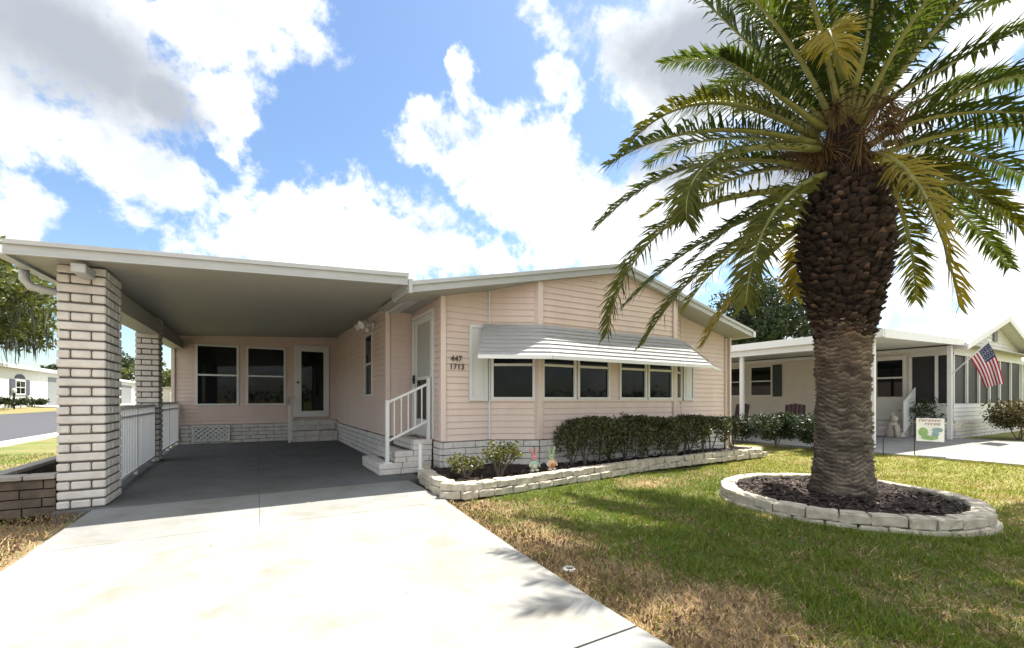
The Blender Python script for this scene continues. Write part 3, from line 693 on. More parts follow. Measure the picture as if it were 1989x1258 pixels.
# ================================================================== blocks edging the beds
def edging(path, top, h, dpt, closed, seed, ln_=.27, courses=1):
    """tumbled stone blocks laid along a path, each slightly turned"""
    r = random.Random(seed); bm = BM(); pts = [Vector((*p, 0)) for p in path]
    if closed: pts.append(pts[0])
    seglen = [(b-a).length for a, b in zip(pts, pts[1:])]; tot = sum(seglen)
    def at(s):
        s = max(0, min(tot-1e-6, s))
        for a, b, L in zip(pts, pts[1:], seglen):
            if s <= L: return a.lerp(b, s/L), (b-a).normalized()
            s -= L
        return pts[-1], (pts[-1]-pts[-2]).normalized()
    for c in range(courses):
        s = -(ln_*.45 if c else 0)
        while s < tot-.05:
            L = ln_*r.uniform(.8, 1.2); p, d = at(s+L/2); g = G(p.x); z1 = top(p.x)-c*h; z0 = max(z1-h, g-.06)
            if z1-z0 > .04:
                nrm = Vector((d.y, -d.x, 0)); a = r.uniform(-.04, .04); dd_ = (d+nrm*a).normalized(); nn = Vector((dd_.y, -dd_.x, 0)); hl = L/2-.005; off = nrm*(.025*c+r.uniform(-.012, .012))
                cc_ = [p-dd_*hl+off, p+dd_*hl+off, p+dd_*(hl-.015)-nn*dpt+off, p-dd_*(hl-.015)-nn*dpt+off]
                v = [bm.verts.new((k.x+r.uniform(-.006, .006), k.y+r.uniform(-.006, .006), z+r.uniform(-.007, .007))) for z in (z0+.003, z1) for k in cc_]
                for f in ((0, 3, 2, 1), (4, 5, 6, 7), (0, 1, 5, 4), (1, 2, 6, 5), (2, 3, 7, 6), (3, 0, 4, 7)): bm.faces.new([v[k] for k in f])
            s += L
    bmesh.ops.recalc_face_normals(bm, faces=bm.faces)
    bmesh.ops.bevel(bm, geom=list(bm.edges), offset=.014, segments=2, affect='EDGES', profile=.5)
    bmesh.ops.subdivide_edges(bm, edges=[e for e in bm.edges if e.calc_length() > .08], cuts=2, use_grid_fill=True)
    for v in bm.verts: v.co += Vector((r.uniform(-1, 1), r.uniform(-1, 1), r.uniform(-1, 1)))*.0075
    return obj('stone_edging', bm, 'edge')
bed = [(2.28, 6.92), (2.06, 6.2), (1.97, 5.35), (2.02, 4.98), (2.22, 4.86), (2.9, 4.93), (3.9, 5.11), (5.9, 5.45), (8.2, 5.62), (9.75, 5.68), (10.05, 5.85), (10.0, 6.3)]
tag(edging(bed, lambda x: .178-.010*(x-2) if x < 9 else .10, .095, .17, False, 3, .27, 2), 'low wall of pale tumbled blocks round the flower bed along the house front', 'edging')
ring = [(6.15+1.30*math.cos(t)*(1+.03*math.sin(3*t)), 2.62+1.30*math.sin(t)) for t in np.linspace(0, 2*math.pi, 48, endpoint=False)]
tag(edging(ring, lambda x: .088, .105, .17, True, 5, .27, 2), 'ring of pale tumbled blocks round the foot of the big palm', 'edging')
def mulchbed(name, path, zf, seed, nchip, label):
    """a bumpy fill of bark mulch with loose chips on it"""
    r = np.random.default_rng(seed); P = np.array(path); x0, y0 = P.min(0); x1, y1 = P.max(0); st = .05
    xs = np.arange(x0, x1, st); ys = np.arange(y0, y1, st); X, Y = np.meshgrid(xs, ys)
    def inside(x, y):
        c = np.zeros(np.shape(x), bool); n = len(P)
        for i in range(n):
            xa, ya = P[i]; xb, yb = P[(i+1) % n]
            with np.errstate(divide='ignore', invalid='ignore'): c ^= ((ya > y) != (yb > y)) & (x < (xb-xa)*(y-ya)/(yb-ya+1e-12)+xa)
        return c
    Z = zf(X, Y)+(vnoise(X, Y, 9)-.5)*.05+(vnoise(X, Y, 22)-.5)*.025
    nx, ny = len(xs), len(ys); I = np.arange(nx*ny).reshape(ny, nx); F = np.stack([I[:-1, :-1], I[:-1, 1:], I[1:, 1:], I[1:, :-1]], -1).reshape(-1, 4)
    V = np.stack([X, Y, Z], -1).reshape(-1, 3); ok = inside(X, Y).ravel(); F = F[ok[F].all(1)]
    cx = r.uniform(x0, x1, nchip*2); cy = r.uniform(y0, y1, nchip*2); k = inside(cx, cy); cx, cy = cx[k][:nchip], cy[k][:nchip]; n = len(cx)
    a = r.uniform(0, 6.28, n); L = r.uniform(.02, .05, n); w = r.uniform(.006, .014, n); tl = r.uniform(-.5, .5, n)
    cz_ = zf(cx, cy)+(vnoise(cx, cy, 9)-.5)*.05+(vnoise(cx, cy, 22)-.5)*.025+r.uniform(.005, .02, n)
    ca, sa = np.cos(a), np.sin(a); ch = []
    for sx, sy in ((-1, -1), (1, -1), (1, 1), (-1, 1)): ch.append(np.stack([cx+ca*L*sx-sa*w*sy, cy+sa*L*sx+ca*w*sy, cz_+tl*L*sx+r.uniform(-.004, .004, n)], -1))
    CV = np.stack(ch, 1).reshape(-1, 3); CF = np.arange(4*n).reshape(n, 4)+len(V)
    mi = np.concatenate([np.zeros(len(F)), np.where(r.random(n) < .12, 2, 1)])
    o = npobj(name, np.concatenate([V, CV]), np.concatenate([F, CF]), ['mulch', 'chip', 'chipl'], midx=mi)
    o['kind'] = 'stuff'; o['label'] = label; o['category'] = 'mulch'
inner = [(2.3, 6.9), (2.16, 6.2), (2.08, 5.4), (2.15, 5.06), (2.9, 5.04), (3.9, 5.22), (5.9, 5.56), (8.2, 5.73), (9.9, 5.8), (9.95, 6.68), (8.3, 6.66), (7.6, 6.24), (4.2, 6.24), (3.45, 6.66), (2.62, 6.68)]
mulchbed('mulch', inner, lambda x, y: .115-.012*(np.asarray(x)-2)+.0*y, 1, 1500, 'dark bark mulch filling the flower bed along the house front')
rin = [(6.15+1.19*math.cos(t), 2.62+1.19*math.sin(t)) for t in np.linspace(0, 2*math.pi, 40, endpoint=False)]
mulchbed('mulch', rin, lambda x, y: .02+.07*np.exp(-((np.asarray(x)-6.25)**2+(np.asarray(y)-2.62)**2)/.4), 2, 3200, 'dark bark mulch filling the block ring round the palm')
# planter left of the near pillar
pl = thing('planter_box', 'low dark stone planter with a pale cap left of the near brick pillar', 'planter', (-2.1, 7.5, 0))
bm = BM()
bricks(bm, (-2.47, 6.66), (-1.89, 6.66), -.05, .34, (0, -1), .1, .34, .07, 9); bx(bm, -2.45, -1.89, 6.665, 6.75, -.05, .335); bx(bm, -2.46, -2.40, 6.76, 10.2, -.05, .335)
obj('wall', bm, 'darkwall', pl)
bm = BM()
s = -2.50
while s < -1.95: bx(bm, s+.005, min(-1.885, s+.36), 6.56, 6.76, .345, .395); s += .365
s = 6.775
while s < 10.2: bx(bm, -2.51, -2.37, s, s+.36, .345, .395); s += .37
obj('cap', bm, 'cap', pl, bevel=.008)
bm = BM(); bx(bm, -2.39, -1.9, 6.77, 10.2, .1, .26); obj('soil', bm, 'mulch', pl)

# ================================================================== foliage helpers
def leafquads(P, size, r, up=.0, asp=.55):
    """one bent leaf (two triangles as a quad) at every point of P"""
    n = len(P); a = r.normal(size=(n, 3)); a[:, 2] += up; a /= np.linalg.norm(a, axis=1)[:, None]
    b = np.cross(a, r.normal(size=(n, 3))); b /= np.linalg.norm(b, axis=1)[:, None]
    s = (size*r.uniform(.6, 1.4, n))[:, None]
    V = np.stack([P-a*s*.5, P+b*s*asp*.5, P+a*s*.5, P-b*s*asp*.5], 1).reshape(-1, 3)
    return V, np.arange(4*n).reshape(n, 4)
def clumps(centers, radii, n, r, flat=.75, shell=.45):
    """points in and near the surface of clump ellipsoids"""
    w = np.array(radii)**2; k = r.choice(len(centers), n, p=w/w.sum()); d = r.normal(size=(n, 3)); d /= np.linalg.norm(d, axis=1)[:, None]
    rad = (r.random(n)**shell)[:, None]*np.array(radii)[k][:, None]; return np.array(centers)[k]+d*rad*np.array([1, 1, flat])
def tree(name, label, base, h, crown_c, cr_, nclump, nleaf, lsize, m, seed, cat='tree', group=None, moss=0, tr=.28, crz=None):
    r = np.random.default_rng(seed); t = thing(name, label, cat, base, group); C0 = np.array(crown_c); crz = crz or cr_*.7
    cs, rs = [], []
    for k in range(nclump):
        d = r.normal(size=3); d /= np.linalg.norm(d); q = r.random()**.4; cs.append(C0+d*np.array([cr_, cr_, crz])*q*.85); rs.append(cr_*r.uniform(.16, .34))
    bm = BM(); b = Vector(base); top = Vector(crown_c)
    tube(bm, [b, b.lerp(top, .3)+Vector((.1, .05, 0)), b.lerp(top, .65)-Vector((.1, 0, 0)), top], [tr, tr*.8, tr*.6, tr*.25], 9)
    for k in range(min(nclump, 12)):
        st = b.lerp(top, .35+.5*r.random()); e = Vector(cs[k]); tube(bm, [st, st.lerp(e, .5)+Vector((0, 0, .15*cr_)), e], [tr*.4, tr*.25, tr*.08], 6)
    obj('trunk', bm, 'bark', t, smooth=True)
    P = clumps(cs, rs, nleaf, r); V, F = leafquads(P, lsize, r, .3); npobj('crown', V, F, m, t)
    if moss:
        n = moss; k = r.integers(0, nclump, n); p = np.array(cs)[k]+r.normal(size=(n, 3))*np.array(rs)[k][:, None]*[.6, .6, .2]; p[:, 2] -= np.array(rs)[k]*.5
        L = r.uniform(.3, 1.0, n)**1.5*1.5; w = r.uniform(.03, .085, n); a = r.uniform(0, 6.28, n); dx = np.stack([np.cos(a), np.sin(a), 0*a], -1)*w[:, None]; z = np.zeros((n, 3)); z[:, 2] = L
        jx = r.normal(size=(n, 3))*[.09, .09, 0]; V = np.stack([p-dx*.6, p+dx*r.uniform(.3, 1.6, (n, 1)), p+jx+dx*.15-z, p+jx-dx*r.uniform(.1, .5, (n, 1))-z*.85], 1).reshape(-1, 3); npobj('hanging_moss', V, np.arange(4*n).reshape(n, 4), 'moss', t)['kind'] = 'stuff'
    return t
def shrub(name, label, base, hw, h, nleaf, ls, m, seed, nst=5, group=None, z0=.1, cat='shrub', lump=12):
    r = np.random.default_rng(seed); t = thing(name, label, cat, base, group); b = np.array(base)
    cs = [b+np.array([r.uniform(-1, 1)*hw[0]*.65, r.uniform(-1, 1)*hw[1]*.65, z0+(h-z0)*r.uniform(.3, .8)]) for _ in range(lump)]; rs = [min(hw[0], hw[1], h)*r.uniform(.35, .6) for _ in range(lump)]
    P = clumps(cs, rs, nleaf, r, .85, .6); P[:, 2] = np.maximum(P[:, 2], b[2]+.02); V, F = leafquads(P, ls, r, .4); npobj('foliage', V, F, m, t)
    for k in range(nst):
        bm = BM(); e = Vector(cs[k % lump]); s0 = Vector(base)+Vector((r.uniform(-.1, .1)*hw[0], r.uniform(-.1, .1)*hw[1], -.02)); tube(bm, [s0, s0.lerp(e, .5)+Vector((0, 0, .03)), e], [.016, .012, .005], 6); obj('stem', bm, 'twig', t)
    return t
# clipped hedge under the bay
r = np.random.default_rng(21); hd = thing('hedge', 'clipped dark green hedge in the mulch bed under the bay windows', 'hedge', (6.9, 5.95, .08))
def hedgepts(n):
    x = r.uniform(4.42, 9.2, n); cl_ = .5+.5*np.cos((x-4.42)*2*math.pi/.83+.6*np.sin(x*3)); top = .86-.012*(x-4.4)+(vnoise(x, 0*x, 2.2)-.5)*.12+.06*(cl_-.5); rt = sst(6.9, 8.8, x)
    bot = .20-.02*(x-4.4)+(.20+.20*rt)*(1-cl_)+(vnoise(x, 0*x+9, 3.3)-.5)*.16+.16*rt
    s = r.random(n); f = r.random(n)**.8; half = (.22+.17*cl_+(vnoise(x, f*3, 2.8)-.5)*.16)*(.72+.28*np.sin(np.clip(f*1.25, 0, 1)*math.pi*.75))
    y = np.where(s < .5, -half+r.exponential(.06, n), np.where(s < .85, r.uniform(-1, 1, n)*half, half-r.exponential(.06, n)))
    z = np.where((s >= .5) & (s < .85), top-r.exponential(.045, n), bot+(top-bot)*f)
    e = np.minimum(np.clip((x-4.42)/.25, 0, 1), np.clip((9.2-x)/.35, 0, 1)); z = bot+(z-bot)*(.5+.5*e); y = y*(.55+.45*e)
    rr = np.clip((z-top+.12)/.12, 0, 1); y = y*(1-.22*rr)
    return np.stack([x, 5.98+.02*(x-6)+y+r.normal(size=n)*.03, z+r.normal(size=n)*.022], -1)
V, F = leafquads(hedgepts(19000), .048, r, .6, .6); npobj('foliage', V, F, 'hedge', hd)
for k in range(15):
    x = 4.7+k*.32+r.uniform(-.1, .1); b = Vector((x, 5.98+r.uniform(-.08, .08), .05)); bm = BM()
    for q in range(3):
        e = b+Vector((r.uniform(-.18, .18), r.uniform(-.2, .2), .55)); tube(bm, [b, b.lerp(e, .5)+Vector((r.uniform(-.04, .04), 0, 0)), e], [.017, .012, .006], 6)
    obj('stem', bm, 'twig', hd)
shrub('flowering_shrub', 'sparse pale leaved low shrub at the left end of the flower bed', (2.50, 5.55, .12), (.30, .24), .30, 520, .05, 'shrub', 31, 7, lump=14)
shrub('flowering_shrub', 'taller sparse shrub with yellow tips between the low shrub and the rabbit ornaments', (2.98, 5.46, .12), (.34, .26), .50, 900, .05, 'shrub', 32, 8, lump=16)
# rabbit ornaments
def rabbit(loc, label, ear, body, foot, belly):
    x, y, z = loc; t = thing('rabbit_ornament', label, 'ornament', loc, 'rabbit ornaments in the flower bed')
    bm = BM(); tube(bm, [(x, y, z-.06), (x, y, z+.03)], .008, 6); obj('stake', bm, 'black', t)
    bm = BM(); lathe(bm, (x, y, z+.03), [(.03, 0), (.062, .02), (.072, .06), (.066, .10), (.05, .13), (.04, .14)], 14, 1, .5); obj('body', bm, body, t, smooth=True)
    bm = BM(); lathe(bm, (x, y-.026, z+.045), [(.01, 0), (.035, .015), (.04, .04), (.03, .065), (.01, .075)], 12, 1, .4); obj('belly', bm, belly, t, smooth=True)
    bm = BM(); lathe(bm, (x, y, z+.165), [(.02, 0), (.048, .018), (.055, .045), (.045, .075), (.02, .09)], 14, 1, .6); hd_ = obj('head', bm, ear, t, smooth=True)
    for s in (-1, 1):
        bm = BM(); tube(bm, [(x+s*.02, y, z+.24), (x+s*.038, y, z+.29), (x+s*.062, y, z+.345), (x+s*.068, y, z+.365)], [.016, .021, .017, .006], 8); obj('ear', bm, ear, hd_, smooth=True)
        bm = BM(); lathe(bm, (x+s*.042, y-.02, z+.005), [(.012, 0), (.036, .008), (.034, .028), (.012, .038)], 10, 1, .8); obj('foot', bm, foot, t, smooth=True)
        bm = BM(); tube(bm, [(x+s*.05, y-.005, z+.14), (x+s*.085, y-.015, z+.10), (x+s*.075, y-.035, z+.075)], [.017, .016, .018], 8); obj('arm', bm, foot if s < 0 else body, t, smooth=True)
        bm = BM(); lathe(bm, (x+s*.018, y-.032, z+.205), [(.002, 0), (.007, .003), (.007, .009), (.002, .012)], 8); obj('eye', bm, 'black', hd_)
rabbit((3.53, 5.42, .135), 'small rabbit ornament with rose ears and mint green body', 'rose', 'mint', 'creamp', 'creamp')
rabbit((3.83, 5.40, .132), 'small rabbit ornament with sage green ears and peach body', 'sage', 'peach', 'creamp', 'terra')
bm = BM()
maj, mi_ = 16, 8
vv = [[bm.verts.new((1.93+(.036+.013*math.cos(2*math.pi*j/mi_))*math.cos(2*math.pi*i/maj), 2.50+(.036+.013*math.cos(2*math.pi*j/mi_))*math.sin(2*math.pi*i/maj), -.012+.012*math.sin(2*math.pi*j/mi_))) for j in range(mi_)] for i in range(maj)]
for i in range(maj):
    for j in range(mi_): bm.faces.new((vv[i][j], vv[(i+1) % maj][j], vv[(i+1) % maj][(j+1) % mi_], vv[i][(j+1) % mi_]))
tag(obj('sprinkler_ring', bm, 'kerb', smooth=True), 'small pale concrete sprinkler ring in the dead grass at the driveway edge', 'sprinkler ring')

# ================================================================== THE PALM
palm = thing('palm_tree', 'large date palm with ringed trunk and dark stubbly boss in the block ring', 'palm', (6.25, 2.62, 0))
nA, nZ = 120, 190; zz = np.linspace(-.02, 2.35, nZ); aa = np.linspace(0, 2*math.pi, nA, endpoint=False); AA, ZZ = np.meshgrid(aa, zz)
base_r = np.interp(zz, [-.02, .12, .35, .8, 1.4, 1.9, 2.35], [.385, .345, .305, .280, .272, .282, .31])[:, None]
ph = ZZ/.052+.9*np.sin(AA*2+ZZ*1.3)*.5+1.6*(vnoise(AA*3, ZZ*3, 1)-.5)+np.round(AA/(2*math.pi)*14)*.5
saw = ph-np.floor(ph); row = np.floor(ph)
seg_n = vnoise(AA*2.6+row*3.7, row*.77, 1.0); blk = np.clip((vnoise(AA*4.5+row*5.1, row*1.3, 1.)-.25)*2, 0, 1)
disp = (.036*(saw**1.8)*(.25+1.0*blk)-.012)+(vnoise(AA*6, ZZ*14, 1)-.5)*.018
rr = base_r+disp; ctr = np.interp(zz, [0, 2.35], [0, .01])[:, None]
V = np.stack([6.25+ctr+rr*np.cos(AA), 2.62+rr*np.sin(AA), ZZ], -1).reshape(-1, 3)
I = np.arange(nA*nZ).reshape(nZ, nA); F = np.stack([I[:-1], np.roll(I, -1, 1)[:-1], np.roll(I, -1, 1)[1:], I[1:]], -1).reshape(-1, 4)
tn = .26+1.25*seg_n*(saw**1.1); hh = np.clip((ZZ-.9)/1.2, 0, 1)
tin = np.stack([tn*(1+.12*hh), tn*(1-.05*hh), tn*(1-.15*hh)], -1).reshape(-1, 3)
npobj('trunk', V, F, 'trunk', palm, smooth=True, tint=tin)
# boss: core plus cut leaf-base stubs
bprof = [(.265, 1.86), (.315, 2.10), (.39, 2.40), (.45, 2.70), (.485, 2.98), (.475, 3.25), (.42, 3.55), (.345, 3.82), (.26, 4.3), (.18, 4.8), (.05, 5.05)]
bm = BM(); lathe(bm, (6.27, 2.61, 0), [(r_-.04, z_) for r_, z_ in bprof], 40)
boss = obj('boss', bm, 'boss', palm, smooth=True)
a_ = boss.data.attributes.new('tint', 'FLOAT_COLOR', 'POINT'); a_.data.foreach_set('color', np.full(len(boss.data.vertices)*4, .55, dtype=np.float32))
r = np.random.default_rng(5); V, F, TT = [], [], []; ga = 2.399963
NS = 1250
for k in range(NS):
    if r.random() < .14: continue
    z = 1.92+(3.95-1.92)*(k+.5)/NS; a = k*ga+r.normal()*.10; R0 = np.interp(z, [q[1] for q in bprof], [q[0] for q in bprof])
    o = np.array([math.cos(a), math.sin(a), 0]); s = np.array([-math.sin(a), math.cos(a), 0]); ti = r.uniform(.35, 1.25); u = o*math.cos(ti)+np.array([0, 0, 1])*math.sin(ti)
    L = r.uniform(.02, .075); w = r.uniform(.035, .080); h_ = r.uniform(.007, .016); c = np.array([6.27, 2.61, z])+o*(R0-.05); nn = np.cross(s, u)
    b = len(V)
    for q, ww in ((0, w), (L+.05, w*r.uniform(.45, .7))):
        for sx, sy in ((-1, -1), (1, -1), (1, 1), (-1, 1)): V.append(c+u*q+s*sx*ww+nn*sy*h_*(1 if q == 0 else .8)+(r.normal(size=3)*.006 if q else 0)); TT.append(r.uniform(.35, .8) if q == 0 else (r.uniform(2.2, 4) if k % 11 == 0 else r.uniform(.45, 1.5)))
    for f in ((0, 1, 2, 3), (7, 6, 5, 4), (0, 4, 5, 1), (1, 5, 6, 2), (2, 6, 7, 3), (3, 7, 4, 0)): F.append([b+i for i in f])
tt = np.array(TT)[:, None]*np.array([[1, .95, .9]])
npobj('leaf_stub', np.array(V), np.array(F), 'boss', boss, tint=tt)
def frond(P, C, T_, kind, seed, L0=.33, n=112):
    """feather leaf on a quadratic rachis: tapered stem plus folded leaflets; spines near the base"""
    r = np.random.default_rng(seed); P, C, T_ = map(lambda q: np.array(q, float), (P, C, T_))
    bez = lambda t: (P*(1-t)**2+C*2*t*(1-t)+T_*t*t); der = lambda t: 2*(1-t)*(C-P)+2*t*(T_-C)
    bm = BM(); ts = np.linspace(0, 1, 18); tube(bm, [bez(t) for t in ts], [.040*(1-t)**1.3+.005 for t in ts], 6); fo = obj('frond', bm, 'rachis', palm, smooth=True)
    V, F = [], []; Lg = sum(np.linalg.norm(bez(b)-bez(a)) for a, b in zip(ts, ts[1:])); tw = r.uniform(-.25, .25)
    n = int(n*max(.7, Lg/3.2))
    for i in range(n):
        t = .07+.93*(i/(n-1))**.95; p = bez(t); d = der(t); d /= np.linalg.norm(d); s = np.cross(d, [0, 0, 1.]); s /= np.linalg.norm(s)+1e-9; u = np.cross(s, d)
        s, u = s*math.cos(tw)+u*math.sin(tw), u*math.cos(tw)-s*math.sin(tw)
        ll = L0*np.interp(t, [.07, .16, .3, .6, .85, 1], [.25, .6, .95, 1, .8, .45])*r.uniform(.85, 1.12); fw = np.interp(t, [.07, .5, 1], [.5, .75, 1.35])
        for sg in (-1, 1):
            lift = r.choice([.55, .2, -.05])+r.normal()*.1
            e = d*fw+s*sg+u*lift+r.normal(size=3)*.13; e /= np.linalg.norm(e); w = np.cross(e, u); w /= np.linalg.norm(w)+1e-9; w = w*math.cos(.5)+u*math.sin(.5)*sg
            ww = .015*r.uniform(.8, 1.2); q = p+e*ll*.5; q2 = p+e*ll-np.array([0, 0, 1])*ll*r.uniform(.05, .38); b = len(V)
            V += [p-w*ww*.5, p+w*ww*.5, q+w*ww, q-w*ww, q2+w*ww*.12, q2-w*ww*.12]; F += [[b, b+1, b+2, b+3], [b+3, b+2, b+4, b+5]]
    npobj('leaflet', np.array(V), np.array(F), ['leaf0', 'leaf1', 'leaf2', 'leaf3'][kind], fo)
FR = [
    ((6.07, 2.72, 4.61), (5.54, 3.13, 5.47), (4.78, 3.7, 6.48), 0),
    ((6.26, 2.83, 4.86), (6.48, 3.41, 5.87), (6.5, 4.08, 7.33), 0),
    ((5.98, 2.76, 4.41), (4.63, 3.56, 5.41), (3.87, 4.0, 4.22), 1),
    ((5.87, 2.71, 4.29), (4.38, 3.34, 4.6), (3.41, 3.69, 3.84), 0),
    ((6.12, 2.8, 4.09), (4.94, 3.88, 4.76), (4.03, 4.6, 3.59), 0),
    ((5.76, 2.66, 4.17), (3.44, 2.81, 3.76), (3.48, 2.72, 2.87), 1),
    ((5.98, 2.76, 3.78), (3.94, 3.84, 3.83), (3.59, 3.92, 2.0), 1),
    ((6.32, 2.92, 3.79), (5.7, 3.98, 3.88), (4.72, 4.77, 2.62), 0),
    ((6.18, 2.88, 3.68), (5.17, 3.78, 3.35), (4.49, 4.21, 1.95), 1),
    ((6.21, 2.87, 3.55), (6.0, 3.57, 3.24), (5.47, 3.99, 2.01), 2),
    ((5.82, 2.63, 3.87), (4.37, 2.61, 3.25), (4.15, 2.56, 2.14), 1),
    ((6.66, 2.95, 3.81), (7.11, 3.6, 3.6), (7.12, 3.61, 2.82), 2),
    ((6.29, 2.35, 4.11), (5.87, 1.68, 3.67), (6.1, 1.54, 2.15), 2),
    ((7.19, 2.52, 4.24), (8.51, 2.62, 3.67), (8.72, 2.68, 2.74), 1),
    ((6.57, 2.31, 4.04), (6.78, 1.78, 3.91), (7.32, 1.29, 2.98), 1),
    ((6.47, 2.37, 4.73), (7.1, 1.88, 5.24), (7.88, 1.31, 5.62), 0),
    ((6.53, 2.44, 4.99), (7.0, 2.29, 5.81), (7.86, 1.91, 6.71), 0),
    ((6.01, 2.4, 4.84), (5.81, 2.11, 5.28), (5.61, 2.06, 6.05), 3),
    ((6.37, 2.65, 5.12), (6.58, 2.83, 6.06), (6.43, 2.97, 7.04), 0),
    ((6.09, 2.59, 4.92), (5.61, 2.75, 5.5), (5.34, 2.79, 6.4), 1),
    ((6.57, 2.31, 4.42), (7.03, 1.81, 4.7), (7.77, 1.14, 4.35), 0),
    ((6.82, 2.39, 4.41), (7.7, 2.12, 4.71), (9.3, 1.41, 4.02), 0),
    ((6.89, 2.47, 4.67), (8.19, 2.23, 5.71), (9.93, 1.51, 5.84), 0),
    ((6.66, 2.95, 4.43), (6.65, 3.82, 5.93), (6.88, 4.32, 5.95), 1),
    ((6.26, 2.83, 3.94), (6.56, 3.6, 4.39), (5.74, 4.53, 3.25), 0),
    ((6.49, 2.93, 4.45), (5.98, 3.86, 4.79), (5.11, 4.78, 4.01), 1),
    ((6.54, 3.02, 4.78), (6.75, 4.11, 6.3), (6.24, 4.93, 6.17), 0),
    ((6.65, 3.07, 3.57), (6.34, 4.05, 3.89), (5.91, 4.66, 2.65), 1),
    ((5.82, 2.63, 4.42), (4.7, 2.88, 4.85), (4.3, 2.93, 4.88), 0),
    ((5.79, 2.41, 4.88), (4.67, 2.21, 5.22), (4.75, 1.98, 4.32), 2),
    ((7.04, 2.5, 4.12), (8.74, 2.27, 4.29), (10.09, 1.99, 3.25), 0),
]
for i, (a, b, c, k) in enumerate(FR): frond(a, b, c, k, 100+i)
r = np.random.default_rng(77)
# rest of the crown, round the whole head
for i in range(46):
    az = i*2.399963+.5; el = r.uniform(.12, 1.4)
    if math.cos(az-math.atan2(-2.62, -6.25)) > .55 and el < .7: el = .9+r.random()*.4
    if math.cos(az-math.pi) > .15 and el < .95: continue
    if math.cos(az+2.1) > .5 and el < .8: continue
    st = np.array([6.28, 2.6, 4.0+.5*el]); dirv = np.array([math.cos(az)*math.cos(el), math.sin(az)*math.cos(el), math.sin(el)]); L = r.uniform(2.5, 3.2)*(.68 if math.cos(az-math.pi) > .2 and el < 1.0 else 1)
    P = st+np.array([math.cos(az), math.sin(az), 0])*.32*math.cos(el); C = P+dirv*L*.55; T_ = P+np.array([math.cos(az), math.sin(az), 0])*L*(.55+.35*math.cos(el))+np.array([0, 0, L*(math.sin(el)*.85-.32*math.cos(el))])
    frond(P, C, T_, int(r.choice([0, 0, 1, 3, 0])), 300+i, .36, 88)
# fruit stalks: orange brown strands hanging in the heart of the crown
for k in range(15):
    a = k*2.4+3.0; V, F = [], []; o = np.array([math.cos(a), math.sin(a), 0]); st = np.array([6.27, 2.61, r.uniform(3.85, 4.6)])+o*.22; en = st+o*r.uniform(.12, .45)+np.array([0, 0, r.uniform(-.1, .4)])
    bm = BM(); tube(bm, [st, (st+en)/2+np.array([0, 0, .15]), en], [.014, .011, .007], 6); fo = obj('fruit_stalk', bm, 'fruit', palm)
    for j in range(90):
        e = en+np.array([0, 0, .0]); dv = o*r.uniform(-.1, .5)+r.normal(size=3)*.35+np.array([0, 0, -.35]); L = r.uniform(.15, .42); dv = dv/np.linalg.norm(dv)*L; w = np.cross(dv, r.normal(size=3)); w = w/np.linalg.norm(w)*.0045; s0 = e-(en-st)*r.random()*.6; b = len(V)
        V += [s0-w, s0+w, s0+dv*.6+w, s0+dv*.6-w, s0+dv-w*.6+[0, 0, -.06], s0+dv+w*.6+[0, 0, -.06]]; F += [[b, b+1, b+2, b+3], [b+3, b+2, b+5, b+4]]
    npobj('strand', np.array(V), np.array(F), 'fruit', fo)

# ================================================================== grass
def blades(n, x0, x1, y0, y1, seed, pw):
    r = np.random.default_rng(seed); m = n*6; x = r.uniform(x0, x1, m); y = r.uniform(y0, y1, m); dist = np.hypot(x, y)
    ok = r.random(m) < np.minimum(1, (1.6/dist)**pw)
    ok &= ~((x > -1.60) & (x < np.interp(y, [1.68, 3.0, 4.84], [1.745, 1.80, 1.94])+.012) & (y < 6.5)) & ((x-6.15)**2+(y-2.62)**2 > 1.36**2)
    yb = np.interp(x, [1.9, 2.05, 2.9, 3.9, 5.9, 8.2, 10], [4.9, 4.82, 4.86, 5.03, 5.37, 5.54, 5.7]); ok &= ~((x > 1.5) & (x < 10.1) & (y > yb)) & ~((x > -2.55) & (x < 1) & (y > 6.5)) & (x < 12.15)
    cosang = (x*math.sin(R(YAW))+y*math.cos(R(YAW)))/dist; ok &= cosang > .55
    x, y = x[ok][:n], y[ok][:n]; n = len(x); d = dry(x, y); isdry = r.random(n) < d*.85+.06
    h = np.where(isdry, r.uniform(.012, .040, n), r.uniform(.018, .055, n))*(.55+.9*vnoise(x, y, 7))*np.where(r.random(n) < .04, 1.7, 1); lean = np.where(isdry, 1.2, .55)
    a = r.uniform(0, 6.28, n); w = r.uniform(.0022, .0042, n)*(1+np.hypot(x, y)*.09); lx, ly = r.normal(size=n)*h*lean, r.normal(size=n)*h*lean; z = gz(x, y)-.004+(fbm(x, y, 2.)-.5)*.03
    V = np.stack([np.stack([x-np.cos(a)*w, y-np.sin(a)*w, z], -1), np.stack([x+np.cos(a)*w, y+np.sin(a)*w, z], -1), np.stack([x+lx, y+ly, z+h], -1)], 1).reshape(-1, 3)
    rgt = sst(6.3, 9, x)[:, None]; v1 = r.random((n, 1)); g = np.concatenate([.115+.10*v1, .20+.06*v1, .018+.02*v1], 1)*(.6+.75*r.random((n, 1))); g2 = np.array([[.26, .285, .05]])*(.7+.6*v1); g = g*(1-rgt)+g2*rgt
    tn = np.array([[.62, .455, .27]])*(.3+1.0*r.random((n, 1))); c = np.where(isdry[:, None], tn, g)
    return V, np.arange(3*n).reshape(n, 3), np.repeat(c, 3, 0)
mg = mat('grass_blade', (.9, .9, .9), .6, .1, 3, trans=.3, attr='tint')
a1 = blades(230000, 1.7, 12.2, .3, 5.8, 1, 1.5); a2 = blades(26000, -6, -1.58, 3.5, 14, 2, .8)
